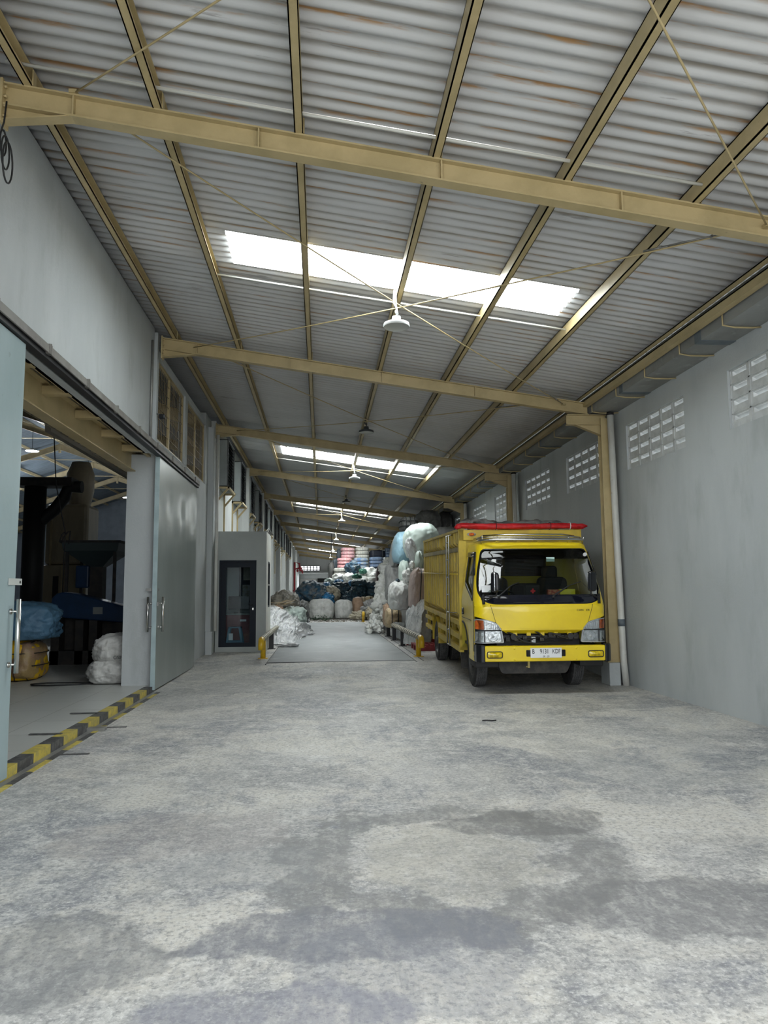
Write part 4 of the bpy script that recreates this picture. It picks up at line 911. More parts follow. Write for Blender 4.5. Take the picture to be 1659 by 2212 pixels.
e = empty('cable_tray', (-3.9, 14, 4.05)); mb = MB()
mb.box(-.25, -.24, -8, 16, 0, .05); mb.box(.24, .25, -8, 16, 0, .05); mb.build('tray_side', HTAN, e)
mb = MB()
for k in range(80): mb.box(-.24, .24, -8 + k * .3, -7.98 + k * .3, .0, .015)
r_ = mb.build('rungs', GALV, e)
tag(e, 'open cable tray running just inside the doorway under the hall roof', 'cable tray')
GLOW = bpy.data.materials.new('lit_lamp_glass'); GLOW.use_nodes = True; b = GLOW.node_tree.nodes['Principled BSDF']; b.inputs['Emission Color'].default_value = (.9, .96, 1, 1); b.inputs['Emission Strength'].default_value = 40
for k, (x, y, z, lab) in enumerate(((-13.3, 35, 8.1, 'lit hall lamp nearest the left sliding door'), (-12.6, 41, 7.75, 'lit hall lamp in the middle of the doorway view'), (-12.0, 47, 7.45, 'lit hall lamp next to the doorway pillar'), (-17.5, 44, 8.0, 'small lit hall lamp seen above the dark duct'))):
    e = empty('hall_lamp', (x, y, z)); MB().lathe([(0, .12), (.08, .1), (.14, .04), (.28, .0), (.29, -.03)], n=20).build('shade', LAMPW, e); MB().lathe([(.28, -.02), (.0, -.07)], n=20).build('glass', GLOW, e)
    MB().tube([(0, 0, .1), (0, 0, .95)], .012, 5).build('cord', CORDB, e); tag(e, lab, 'lamp', 'lit lamps in the hall')
    pl_ = bpy.data.lights.new('hall_lamp_light', 'POINT'); pl_.energy = 200; pl_.shadow_soft_size = .3; pl_.color = (.85, .93, 1); lo_ = bpy.data.objects.new('hall_lamp_light', pl_); COL.objects.link(lo_); lo_.location = (x, y, z - .25)
# tall beige tower, duct, curved hose, hopper, blue guard
BEI = mat('beige_machine_paint', (.36, .30, .20), (.30, .25, .17), 3, st=(1, 1, .3), rough=.35); DBLU = mat('dark_blue_machine_paint', (.015, .05, .13), (.012, .04, .10), 4, rough=.4); TEAL = mat('dull_teal_hopper_metal', (.06, .085, .09), rough=.4); DKM = mat('dark_machine_metal', (.03, .03, .03), (.05, .045, .04), 6, rough=.6)
p = at(152, 1200, Y=26); e = empty('silo_tower', (p.x, 26, .08)); ex = p.x
def zat(y, Y, x=150): return at(x, y, Y=Y).z - .08
mb = MB(); mb.box(-.75, .75, -.7, .7, 0, zat(1222, 26)); mb.build('lower_cabinet', BEI, e, bevel=.04)
mb = MB(); mb.box(-.65, .72, -.62, .7, zat(1222, 26), zat(1093, 26)); mb.build('upper_cabinet', BEI, e, bevel=.12)
MB().lathe([(.35, 0), (.45, .5), (.45, 1.1), (.30, 1.5), (0, 1.55)], (.25, 0, zat(1093, 26)), 24).build('cyclone', BEI, e)
mb = MB(); mb.box(-.3, -.12, -.72, -.70, 1.0, 2.0); mb.build('vent_slot', DARK, e)
mb = MB(); mb.box(-.05, .05, -.71, -.70, .02, zat(1222, 26)); mb.box(-.45, -.40, -.70, -.62, zat(1222, 26), 4.2); mb.build('cover_strip', HTAN, e)
tag(e, 'tall beige machine tower behind the black hanging cord in the hall', 'machine')
p = at(72, 1180, Y=20); e = empty('black_duct', (p.x, 20, .08)); z1 = zat(1052, 20, 72)
mb = MB(); mb.cyl((0, 0, 0), (0, 0, z1), .27, 20); mb.build('shaft', CORDB, e)
MB().box(-.45, 1.0, -.3, .3, z1, z1 + .22).build('head_beam', DKM, e)
q = at(148, 1052, Y=20); u = at(118, 1092, Y=20); w = at(92, 1112, Y=20)
MB().tube([(q.x - p.x + .35, 0, q.z - .08), (q.x - p.x, 0, q.z - .08), (u.x - p.x + .25, 0, u.z + .15), (u.x - p.x, 0, u.z - .2), (w.x - p.x, 0, w.z - .2), (0, 0, w.z - .35)], .16, 14).build('curved_hose', CORDB, e)
tag(e, 'thick black vertical duct with a curved hose just right of the left door', 'duct')
p = at(212, 1200, Y=17); e = empty('feed_hopper', (p.x, 17, .08)); zt = zat(1174, 17, 212); zm = zat(1192, 17, 212); zb = zat(1222, 17, 212)
def frus(mb, a, z0, b_, z1):
    mb.add([(-a, -a, z0), (a, -a, z0), (a, a, z0), (-a, a, z0), (-b_, -b_, z1), (b_, -b_, z1), (b_, b_, z1), (-b_, b_, z1)], [(0, 1, 5, 4), (1, 2, 6, 5), (2, 3, 7, 6), (3, 0, 4, 7)])
mb = MB(); frus(mb, .60, zt, .56, zm); frus(mb, .56, zm, .12, zb - .05); mb.build('funnel', TEAL, e, solid=.01)
mb = MB(); mb.box(-.63, .63, -.63, -.58, zt - .02, zt + .03); mb.box(-.63, .63, .58, .63, zt - .02, zt + .03); mb.box(-.63, -.58, -.6, .6, zt - .02, zt + .03); mb.box(.58, .63, -.6, .6, zt - .02, zt + .03); mb.build('rim', DKM, e)
BX(-.40, -.12, -.25, .05, zat(1270, 17, 212), zb).build('blue_motor', DBLU, e, bevel=.03)
mb = MB()
for sx in (-.5, .5):
    for sy in (-.5, .5): mb.box(sx - .03, sx + .03, sy - .03, sy + .03, 0, zm)
mb.box(-.15, .15, -.15, .15, 0, zb); mb.build('stand', DKM, e)
tag(e, 'dark teal feed hopper on a stand in the hall near the doorway pillar', 'hopper')
# blue guarded machine
e = empty('blue_machine', (0, 0, 0)); Y = 15.6
pl = [(at(x, y, Y=Y).x, at(x, y, Y=Y).z) for x, y in ((108, 1312), (112, 1292), (122, 1282), (135, 1279), (160, 1282), (205, 1293), (262, 1308), (290, 1314), (290, 1346), (262, 1345), (140, 1335), (112, 1330))]
e.location = (pl[0][0], Y, 0); ex = pl[0][0]
mb = MB(); mb.prism([(x - ex, z) for x, z in pl], .5, Matrix.Translation((0, .5, 0)) @ Matrix.Rotation(radians(90), 4, 'X')); mb.build('belt_guard', DBLU, e, bevel=.03)
p = at(212, 1319, Y=Y); BX(p.x - ex - .10, p.x - ex + .09, -.012, -.004, p.z - .07, p.z + .07).build('notice_plate', mat('dull_paper', (.30, .33, .33), rough=.6), e)
mb = MB()
for x, y in ((118, 1335), (170, 1340), (200, 1340), (255, 1345)):
    q = at(x, y, Y=Y); mb.box(q.x - ex - .08, q.x - ex + .08, .05, .40, .08, q.z)
mb.box(0, 2.0, .05, .4, .08, .35); mb.build('frame', DKM, e); BX(.1, 2.2, .5, 1.4, .08, 1.0).build('gear_case', DKM, e, bevel=.03)
tag(e, 'dark blue belt guarded machine behind the blue bag in the hall', 'machine')
# hanging control cord with a knot
p = at(115, 893, Y=14); e = empty('control_cord', p); q = at(135, 1280, Y=14); r = at(141, 1150, Y=14)
MB().tube([(-.03, 0, zh(p.x) + .17 - p.z), (0, 0, 0), (.10, 0, (r.z - p.z) * .6), (r.x - p.x, 0, r.z - p.z), (q.x - p.x, 0, q.z - p.z)], .010, 6).build('cord', CORDB, e)
mb = MB(); c = r - p
mb.tube([c + Vector((.0, 0, .02)), c + Vector((-.06, 0, -.05)), c + Vector((-.10, 0, -.18)), c + Vector((-.06, 0, -.2)), c + Vector((-.03, 0, -.1)), c + Vector((.04, 0, 0)), c + Vector((.09, 0, .03)), c + Vector((.07, 0, -.22))], .012, 6); mb.build('knot', CORDB, e)
tag(e, 'knotted black cord hanging in front of the beige machine tower', 'cord')
# loop of hose on the tiles
c = at(128, 1478, Z=.09); mb = MB()
mb.tube([(.45, .05, .012), (.2, .16, .012), (-.25, .18, .012), (-.45, .05, .012), (-.38, -.10, .012), (-.1, -.16, .012), (.35, -.10, .012), (.55, .10, .012), (.75, .25, .012)], .011, 6)
o = mb.build('hose_loop', CORDB); o.location = (c.x, c.y, .08); tag(o, 'thin black hose looped on the pale tiles inside the doorway', 'hose')
# long rail on the back wall
tag(BX(-20, -6, 61.9, 61.98, 5.0, 5.12).build('wall_pipe', DARK), 'dark pipe running along the blue grey back wall of the hall', 'pipe')

BARM = mat('shaded_tan_grille_bars', (.20, .155, .085), rough=.6)  # frame tan darkened: the shade on the bars is put into their colour
# ================================================================ GRILLES IN THE UPPER LEFT WALL
for i, (a, b) in enumerate(((11.80, 14.36), (14.62, 16.92))):
    e = empty('window_grille_%d' % (i + 1), (-2.68, (a + b) / 2, 3.95)); L_ = (b - a) / 2; mb = MB()
    for s in (-1, 0, 1): mb.box(-.02, .02, s * (L_ - .025) - .025, s * (L_ - .025) + .025, 0, 1.34)
    mb.box(-.02, .02, -L_, L_, 0, .05); mb.box(-.02, .02, -L_, L_, 1.29, 1.34); mb.build('frame', TAN, e)
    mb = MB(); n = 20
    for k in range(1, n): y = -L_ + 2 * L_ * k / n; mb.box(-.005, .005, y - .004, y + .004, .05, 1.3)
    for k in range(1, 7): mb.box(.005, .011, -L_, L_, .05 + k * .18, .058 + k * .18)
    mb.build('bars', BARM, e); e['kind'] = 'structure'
WINB = mat('pale_hall_cladding', (.44, .40, .33), rough=.7)
for k, z in enumerate((3.7, 4.35, 5.0)): tag(BX(-4.6, -4.5, 12.6, 18, z + .5, z + .66).build('pale_beam', WINB), ['lowest', 'middle', 'highest'][k] + ' pale beam seen behind the window grilles', 'beam', 'beams behind the grilles')
# security camera
e = empty('security_camera', (-2.50, 11.66, 4.26)); MB().cyl((-.08, 0, .04), (0, 0, .02), .012, 8).build('arm', GALV, e); MB().box(-.03, .06, -.04, .04, -.045, .03).build('body', BLK, e, bevel=.012)
tag(e, 'small black security camera on the wall at the corner of the grilles', 'camera')
mb = MB(); mb.tube([(-2.60, 11.45, 3.9), (-2.60, 11.46, 4.05), (-2.60, 11.45, 4.2)], .008, 6); mb.tube([(-2.60, 11.40, 3.80), (-2.60, 11.40, 5.4)], .018, 8)
tag(mb.build('wall_conduit', GALV), 'thin grey conduit up the wall beside the security camera', 'conduit')
# coil of cable at the top left
mb = MB(); random.seed(5)
for k in range(3):
    r = .10 + .03 * k; c = Vector((-2.42, 5.55, 4.93 - .08 * k)); mb.tube([c + Vector((.02 * k, r * .55 * sin(a), r * cos(a))) for a in [2 * pi * j / 20 for j in range(20)]], .007, 5)
mb.tube([(-2.43, 5.6, 5.3), (-2.42, 5.55, 5.1), (-2.44, 5.5, 4.9)], .007, 5)
tag(mb.build('cable_coil', CORDB), 'loose coil of black cable hanging under the nearest roof beam', 'cable')

# ================================================================ COLUMN WITH PIPE, COOLING BOXES, FRAMES
o = BX(-2.62, -2.46, 17.28, 17.44, 0, .62).build('column_plinth', WALLG, bevel=.02); tag(o, 'grey plinth at the wall column beside the glass office door', 'plinth')
o = BX(-2.62, -2.50, 17.3, 17.75, .62, 5.35).build('trim_column', WALLG); struct(o)
o = MB().tube([(-2.42, 17.46, .62), (-2.42, 17.48, 5.2)], .04, 12).build('downpipe', PVC); tag(o, 'pale downpipe beside the white office, rising from the grey plinth', 'pipe')
LOUV = DARKG
def cooler(y, k):
    e = empty('ventilation_box', (-2.5, y, 4.04)); W_, D_, H_ = 1.33, .26, 1.16
    mb = MB(); mb.box(.012, D_ - .02, 0, .02, 0, H_); mb.box(.012, D_ - .02, W_ - .02, W_, 0, H_); mb.box(.012, D_, 0, W_, H_ - .02, H_); mb.box(.012, D_, 0, W_, 0, .02); mb.build('casing', WALLD, e)
    mb = MB(); mb.box(D_ - .06, D_ - .05, .02, W_ - .02, 0, H_)
    for j in range(14):
        z = .04 + j * .08; mb.add([(D_ - .05, .02, z + .05), (D_, .02, z), (D_, W_ - .02, z), (D_ - .05, W_ - .02, z + .05)], [(0, 1, 2, 3)])
    mb.box(D_ - .02, D_ + .002, 0, .03, 0, H_); mb.box(D_ - .02, D_ + .002, W_ - .03, W_, 0, H_)
    mb.build('louvre_front', LOUV, e)
    for yy in (.0, W_ - .05):
        mb = MB(); mb.box(.0, .04, yy, yy + .05, -1.55, -.0); mb.box(.0, D_ + .04, yy, yy + .05, -.05, 0); mb.bar((.02, yy + .025, -.34), (D_ + .02, yy + .025, -.03), .045, .045); mb.build('bracket', TAN, e)
    MB().box(D_, D_ + .04, 0, W_, -.045, -.0).build('shelf_rail', TAN, e)
    return e
for k in range(13):
    e = cooler(17.95 + 3.05 * k, k)
    tag(e, 'dark louvred ventilation box on tan brackets high on the left wall, ' + ('nearest of the row' if k == 0 else 'second of the row' if k == 1 else 'last of the row' if k == 12 else '%s of the row' % names[k - 1]), 'vent box', 'ventilation boxes on the left wall')
# red hydrant pipes near the far end of the left wall
mb = MB(); mb.tube([(-2.30, 66, .1), (-2.30, 66, 4.1), (-1.9, 66, 4.0), (-1.8, 66, 3.3)], .085, 10); mb.tube([(-2.3, 66, 3.5), (-1.7, 66, 3.6), (-1.6, 66, 3.1)], .07, 8); mb.lathe([(.16, -.04), (.16, .04)], (-2.30, 66, 1.6), 12)
for i in range(3): mb.lathe([(0, -.14), (.13, 0), (0, .14)], (-2.05 + .2 * i, 66, 3.35 + .3 * (i % 2)), 10)
tag(mb.build('red_pipework', RED), 'dark red standpipe with valves on the far left wall', 'pipe')

# ================================================================ OFFICE
OFM = mat('light_grey_office_plaster', (.40, .43, .42), (.36, .385, .375), 1.2, rough=.8, bump=.002, bs=40); OFS = mat('cream_office_plaster', (.60, .60, .56), (.55, .55, .51), 1.5, rough=.8)
OX0, OX1, OY0, OY1, OZ = -2.48, -1.30, 17.9, 19.55, 2.95
e = empty('office_cabin', (-1.9, 18.7, .1)); ox, oy, oz = -1.9, 18.7, .1
dx0, dx1, dz0, dz1 = -2.40, -1.53, .22, 2.26
def lb(x0, x1, y0, y1, z0, z1): return (x0 - ox, x1 - ox, y0 - oy, y1 - oy, z0 - oz, z1 - oz)
mb = MB(); mb.box(*lb(OX0, dx0, OY0, OY0 + .1, .1, OZ)); mb.box(*lb(dx1, OX1, OY0, OY0 + .1, .1, OZ)); mb.box(*lb(dx0, dx1, OY0, OY0 + .1, dz1, OZ)); mb.box(*lb(dx0, dx1, OY0 - .02, OY0 + .1, .1, dz0)); mb.build('front_wall', OFM, e)
mb = MB(); wy0, wy1, wz0, wz1 = 18.55, 19.15, 1.13, 2.25
mb.box(*lb(OX1 - .1, OX1 + .001, OY0 + .1, wy0, .1, OZ)); mb.box(*lb(OX1 - .1, OX1 + .001, wy1, OY1, .1, OZ)); mb.box(*lb(OX1 - .1, OX1 + .001, wy0, wy1, .1, wz0)); mb.box(*lb(OX1 - .1, OX1 + .001, wy0, wy1, wz1, OZ)); mb.build('side_wall', OFS, e)
mb = MB(); mb.box(*lb(OX0, OX1 - .1, OY1 - .1, OY1, .1, OZ)); mb.box(*lb(OX0 + .02, OX1 - .1, OY0 + .1, OY1 - .1, OZ - .1, OZ - .01)); mb.box(*lb(OX0, OX0 + .02, OY0 + .1, OY1 - .1, .1, OZ)); mb.box(*lb(OX0 + .02, OX1 - .1, OY0 + .1, OY1 - .1, .1, .215)); mb.build('shell', OFM, e)
FRM = mat('dark_navy_door_frame', (.006, .011, .020), rough=.5, spec=.2)
w = empty('side_window', (0, 0, 0)); w.parent = e
mb = MB(); mb.box(*lb(OX1 - .06, OX1 + .004, wy0, wy0 + .04, wz0, wz1)); mb.box(*lb(OX1 - .06, OX1 + .004, wy1 - .04, wy1, wz0, wz1)); mb.box(*lb(OX1 - .06, OX1 + .004, wy0, wy1, wz0, wz0 + .04)); mb.box(*lb(OX1 - .06, OX1 + .004, wy0, wy1, wz1 - .04, wz1)); mb.build('frame', FRM, w)
BX(*lb(OX1 - .03, OX1 - .02, wy0, wy1, wz0, wz1)).build('pane', GLB, w); BX(*lb(OX1 - .05, OX1 + .01, wy0, wy1, 1.66, 1.70)).build('handle', GALV, w)
tag(e, 'small grey office cabin with a glass door against the left wall', 'cabin')
e = empty('glass_door', (dx0, OY0 + .03, dz0)); W_ = dx1 - dx0; H_ = dz1 - dz0
mb = MB(); mb.box(0, .05, -.03, .05, 0, H_ - .002); mb.box(W_ - .05, W_, -.03, .05, 0, H_ - .002); mb.box(.05, W_ - .05, -.03, .05, H_ - .05, H_ - .002); mb.build('frame', FRM, e)
mb = MB(); mb.box(.05, .16, -.01, .03, .0, H_ - .051); mb.box(W_ - .15, W_ - .05, -.01, .03, .0, H_ - .051); mb.box(.16, W_ - .15, -.01, .03, 0, .10); mb.box(.16, W_ - .15, -.01, .03, H_ - .17, H_ - .051); mb.build('leaf_frame', FRM, e)
OGL = glass('office_door_glass', (.80, .86, .88), 1.35)
BX(.15, W_ - .14, .008, .014, .09, H_ - .16).build('pane', OGL, e)
mb = MB(); mb.tube([(W_ - .08, -.01, .98), (W_ - .08, -.05, .98), (W_ - .19, -.05, .98)], .009, 8); mb.build('lever', BLK, e); MB().box(W_ - .09, W_ - .06, -.014, -.008, .86, .91).build('lock', STEEL, e)
tag(e, 'dark framed glass door of the small office cabin', 'door')
# things in the office
e = empty('office_cupboard', (-1.95, 19.1, .22)); MRN = mat('maroon_cupboard', (.20, .05, .055), (.16, .04, .045), 6, rough=.5)
BX(-.5, .52, -.25, .25, 0, .72).build('body', MRN, e); BX(-.52, .54, -.28, .27, .72, .76).build('top', mat('worn_desk_top', (.25, .27, .25), rough=.5), e)
MB().box(-.05, .10, -.262, -.25, .56, .61).build('label_frame', WHT, e); MB().box(.22, .28, -.262, -.25, .28, .42).build('label_frame', WHT, e)
tag(e, 'maroon cupboard standing in the office behind the glass door', 'cupboard')
e = empty('monitor', (-2.05, 19.0, .98)); BX(-.26, .26, -.015, .015, .10, .42).build('screen', BLK, e, bevel=.006); mb = MB(); mb.box(-.02, .02, -.02, .02, 0, .12); mb.box(-.12, .12, -.08, .08, 0, .012); mb.build('stand', BLK, e)
tag(e, 'black computer monitor on the maroon cupboard in the office', 'monitor')
e = empty('plastic_stool', (-2.07, 18.4, .22)); BLU = mat('blue_stool_plastic', (.05, .17, .26), rough=.4); MB().prism(rounded([(-.15, -.15), (.15, -.15), (.15, .15), (-.15, .15)], .04, 4), .03, Matrix.Translation((0, 0, .42))).build('seat', BLU, e)
for sx in (-1, 1):
    for sy in (-1, 1): MB().bar((sx * .12, sy * .12, .43), (sx * .19, sy * .17, 0), .05, .02).build('leg', BLU, e)
mb = MB(); mb.box(-.17, .17, -.16, -.145, .08, .12); mb.box(-.17, .17, .145, .16, .08, .12); mb.build('stretcher', BLU, e)
tag(e, 'blue plastic stool just inside the glass office door', 'stool')
tag(BX(-2.20, -2.10, 18.215, 18.22, .36, .52).build('paper_notice', WHT), 'small white paper standing against the blue stool', 'paper')
e = empty('wall_board', (-1.75, 19.42, 1.75)); BX(-.35, .22, 0, .03, -.52, .5).build('frame', FRM, e); mb = MB(); mb.box(-.24, .2, -.008, 0, .06, .46); mb.build('picture', mat('tan_board', (.35, .33, .26), (.25, .24, .19), 9, rough=.6), e); MB().box(-.26, .2, -.008, 0, -.46, -.06).build('chart', mat('pale_chart', (.30, .31, .29), (.22, .2, .15), 12, rough=.6), e)
tag(e, 'dark framed window on the back wall inside the office', 'window')
o = BX(-2.42, -1.62, 17.5, 17.86, .08, .106).build('door_slab', FLOORM); tag(o, 'thin concrete slab on the ground before the office door', 'slab')
mb = MB(); random.seed(8)
for k in range(7): a = k * .9; mb.tube([(-1.42 + .1 * cos(a), 19.2 + .2 * sin(a), 2.96), (-1.35, 19.3 + .1 * sin(a), 3.12), (-1.3 + .08 * cos(a + 2), 19.2, 2.96)], .012, 5)
tag(mb.build('wire_scrap', GALV), 'tangled wire scrap lying on the office roof corner', 'wire')

# ================================================================ WEIGHBRIDGE AND GUARD RAILS
SLAB = mat('smooth_weighbridge_concrete', (.25, .27, .275), (.20, .215, .22), .8, st=(1, .5, 1), rough=.45, bump=.001, bs=40, c3=(.36, .38, .38), s3=1.3, lo3=.55, hi3=.75)
e = empty('weighbridge', (.45, 24, .1)); BX(-1.50, 1.42, -8.85, 10.0, -.02, .008).build('deck', SLAB, e)
mb = MB(); mb.box(1.44, 1.46, -9.2, 10, -.01, .004); mb.box(1.60, 1.615, -9.0, 10, -.01, .003); mb.box(-1.53, -1.515, -9.2, 10, -.01, .004); mb.box(-1.53, 1.46, -8.9, -8.87, -.01, .004); mb.build('joint', DARK, e)
tag(e, 'long smooth grey weighbridge deck set in the drive', 'weighbridge')
WBL = mat('worn_cream_stripe_paint', (.50, .47, .36), rough=.5); GBL = mat('worn_grey_stripe_paint', (.06, .057, .05), rough=.5)
def rail(x, y0, y1, s, label, posts):
    e = empty('guard_rail', (x, y0, .1)); r = .062; zt = .42
    MB().tube([(0, .0, .22), (0, .0, .33), (0, .03, .39), (0, .10, zt), (0, .20, zt)], r, 14).build('end_bend', YEL, e)
    y = y0 + .20; k = 0
    while y < y1 - .05:
        MB().cyl((0, y - y0, zt), (0, min(y + .17, y1) - y0, zt), r, 12).build('band', WBL if k % 2 else GBL, e); y += .17; k += 1
    for j, py in enumerate(posts):
        mb = MB(); mb.box(-.055, .055, py - y0 - .05, py - y0 + .05, .0, zt - .02) if j else mb.cyl((0, py - y0, 0), (0, py - y0, zt - .02), .055, 14); mb.box(-.10, .10, py - y0 - .1, py - y0 + .1, 0, .012); mb.build('post', YEL if j == 0 else DARK, e)
    return tag(e, label, 'guard rail', 'striped guard rails beside the weighbridge')
rail(-1.22, 15.55, 22.5, -1, 'striped pipe guard rail on the left of the weighbridge, next to the office', (16.1, 18.75, 21.4))
rail(2.09, 15.5, 29.5, 1, 'striped pipe guard rail on the right of the weighbridge, beside the truck', (16.0, 19.1, 21.3, 23.2, 25.4, 28.4))
rail(1.95, 34.2, 35.2, 1, 'short yellow guard rail end at the far right of the weighbridge', (34.4,))
o = MB().tube([(0, 0, .004), (.06, .01, .004), (.11, -.02, .004), (.16, 0, .004)], .008, 5).build('rubber_scrap', CORDB); o.location = at(1042, 1557, Z=0.005); o.location.z = .004; tag(o, 'small black curl of rubber lying on the open concrete floor', 'scrap')

# ================================================================ BAGS, BALES AND LOOSE PLASTIC
PM = {}
def pm(k, *a, **kw): PM[k] = mat(*a, **kw); return PM[k]
pm('white', 'white_woven_sack', (.60, .60, .58), (.48, .48, .46), 3, rough=.55, bump=.02, bs=7, bst=(1, 1, .35))
pm('greyw', 'grey_white_woven_sack', (.42, .43, .43), (.32, .33, .34), 2.5, rough=.55, bump=.02, bs=8, bst=(.4, .4, 1.6), c3=(.20, .25, .32), s3=4, st3=(3, 3, .6), lo3=.60, hi3=.68)
pm('beige', 'beige_woven_sack', (.44, .40, .31), (.36, .32, .24), 3, rough=.6, bump=.02, bs=7)
pm('brown', 'brown_paper_sack', (.36, .24, .16), (.30, .195, .13), 4, rough=.6, bump=.02, bs=7)
pm('kraft', 'tan_strapped_sack', (.42, .32, .19), (.34, .255, .15), 5, rough=.45, bump=.02, bs=9, bst=(.5, .5, 2))
pm('clay', 'brown_plastic_sack', (.38, .29, .26), (.31, .235, .21), 3, rough=.5, bump=.02, bs=6, bst=(.5, .5, 1.5))
pm('mint', 'pale_mint_sack', (.50, .58, .53), (.43, .51, .47), 2.5, rough=.55, bump=.008, bs=6)
pm('sky', 'pale_blue_sack', (.24, .38, .46), (.20, .33, .41), 2, rough=.5, bump=.006, bs=5)
pm('olive', 'greyish_tarpaulin_bundle', (.27, .25, .21), (.20, .185, .155), 3, rough=.6, bump=.03, bs=5)
pm('grey', 'grey_film_bundle', (.34, .34, .33), (.26, .26, .26), 3, rough=.45, bump=.03, bs=6)
pm('blue', 'blue_plastic_net', (.02, .085, .15), (.03, .055, .08), 4, rough=.5, bump=.03, bs=8, c3=(.16, .17, .17), s3=3.5, lo3=.48, hi3=.62)
pm('dblue', 'dark_teal_plastic_net', (.010, .040, .062), (.02, .03, .035), 5, rough=.5, bump=.03, bs=9, c3=(.02, .10, .16), s3=5, lo3=.56, hi3=.68)
pm('bblue', 'bright_blue_plastic_film', (.03, .20, .42), (.02, .12, .26), 5, rough=.35, bump=.03, bs=9)
pm('snow', 'white_plastic_film', (.80, .80, .77), (.66, .66, .62), 4, rough=.4, bump=.03, bs=9)
pm('film', 'clear_crumpled_film', (.66, .67, .67), (.45, .46, .47), 5, st=(1, 1, .6), rough=.22, bump=.04, bs=9, bst=(1, 1, .5), spec=.8)
pm('green', 'green_plastic_film', (.03, .20, .12), (.02, .12, .08), 5, rough=.4, bump=.02, bs=9)
pm('pink', 'pink_textile_bale', (.60, .22, .24), (.66, .45, .44), 5, st=(3, 1, 1), rough=.7, bump=.03, bs=9)
pm('rose', 'faded_rose_bale', (.50, .24, .26), (.55, .38, .38), 5, st=(3, 1, 1), rough=.7, bump=.03, bs=9)
pm('creamb', 'cream_textile_bale', (.50, .49, .44), (.36, .35, .32), 6, st=(3, 1, 1), rough=.7, bump=.03, bs=9)
pm('blueb', 'blue_and_grey_bale', (.13, .24, .42), (.38, .39, .38), 3, rough=.7, bump=.03, bs=9)
pm('denim', 'slate_blue_bale', (.12, .18, .30), (.20, .26, .36), 5, st=(3, 1, 1), rough=.7, bump=.03, bs=9)
pm('navy', 'black_navy_bale', (.006, .009, .02), rough=.7, bump=.02, bs=9)
pm('slate', 'dark_slate_bale', (.06, .08, .10), (.045, .06, .075), 4, rough=.7, bump=.02, bs=9)
pm('maroon', 'dark_maroon_bale', (.05, .02, .025), (.10, .06, .05), 8, rough=.7, bump=.03, bs=9)
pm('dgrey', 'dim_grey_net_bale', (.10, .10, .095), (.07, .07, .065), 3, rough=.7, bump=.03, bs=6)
pm('yelb', 'yellow_plastic_bag', (.75, .42, .005), (.62, .40, .01), 3, rough=.35, bump=.01, bs=6)
pm('ybr', 'yellow_film_over_brown_bale', (.30, .19, .13), (.36, .25, .10), 2, rough=.4, bump=.02, bs=8)
pm('dbag', 'dusty_blue_bag', (.085, .19, .30), (.07, .16, .26), 4, rough=.55, bump=.02, bs=8)
STRAP = CORDB; m_strap = PM['grey']
def lump(name, c, s, m, label, cat, group=None, rot=0., p=3., wr=.06, wf=2.2, fold=.0, ff=9, tilt=0., sub=4, seed=None, base=True, par=None, cr=None):
    """soft bag: superellipsoid pushed about by noise; c = middle of its underside, s = full width, depth, height"""
    global LS
    LS = LS + 1 if seed is None else seed
    if cr is None: cr = .35 * wr + .018
    bm = bmesh.new(); bmesh.ops.create_icosphere(bm, subdivisions=sub, radius=1)
    off = Vector((LS * 3.7, LS * 1.3, LS * 2.1))
    for v in bm.verts:
        d = v.co.normalized(); k = (abs(d.x) ** p + abs(d.y) ** p + abs(d.z) ** p) ** (-1 / p); q = d * k
        n1 = noise.noise(q * wf + off); n2 = noise.noise(q * wf * 2.7 + off); n3 = noise.noise(q * wf * 6 + off)
        r = 1 + wr * (n1 * 1.6 + n2 * .8 + (abs(n3)) * .5)
        if cr:
            w_ = Vector((q.x * 3.2, q.y * 3.2, q.z * 1.5)) + Vector((n2, n1, n3)) * .8 + off
            r -= cr * (1 - min(1, abs(noise.noise(w_ * 1.3)) * 3.2)) ** 2 + cr * .55 * (1 - min(1, abs(noise.noise(w_ * 3.1 + off)) * 3)) ** 2
        if fold: r += fold * sin(ff * math.atan2(q.y, q.x) + 3 * n1) * (.3 + .7 * abs(q.z))
        q = q * r
        z = q.z
        if base and z < -.72: z = -.72 - (z + .72) * .1 if False else -.72 + (z + .72) * .25
        v.co = Vector((q.x * s[0] / 2, q.y * s[1] / 2, (z + .79) * s[2] / 1.79))
    mn = min(v.co.z for v in bm.verts)
    for v in bm.verts: v.co.z -= mn
    me = bpy.data.meshes.new(name); bm.to_mesh(me); bm.free(); me.materials.append(PM[m] if isinstance(m, str) else m)
    for f in me.polygons: f.use_smooth = True
    o = bpy.data.objects.new(name, me); COL.objects.link(o); o.location = c; o.rotation_euler = (0, tilt, rot)
    if par: o.parent = par; return o
    return tag(o, label, cat, group)
LS = 0
def px(x0, x1, yt, yb, Y):
    """width, bottom centre and height at distance Y of a thing filling a pixel rectangle"""
    a = at(x0, (yt + yb) / 2, Y=Y); b = at(x1, (yt + yb) / 2, Y=Y); t = at((x0 + x1) / 2, yt, Y=Y); d = at((x0 + x1) / 2, yb, Y=Y)
    return Vector(((a.x + b.x) / 2, Y, d.z)), b.x - a.x, t.z - d.z
def L(name, x0, x1, yt, yb, Y, depth, m, label, cat='bag', group=None, **kw):
    c, w, h = px(x0, x1, yt, yb, Y); kw.setdefault('sub', 5 if x1 - x0 > 26 else 4)
    c.z = max(c.z, .1)
    return lump(name, c, (w, depth, h), m, label, cat, group, **kw)
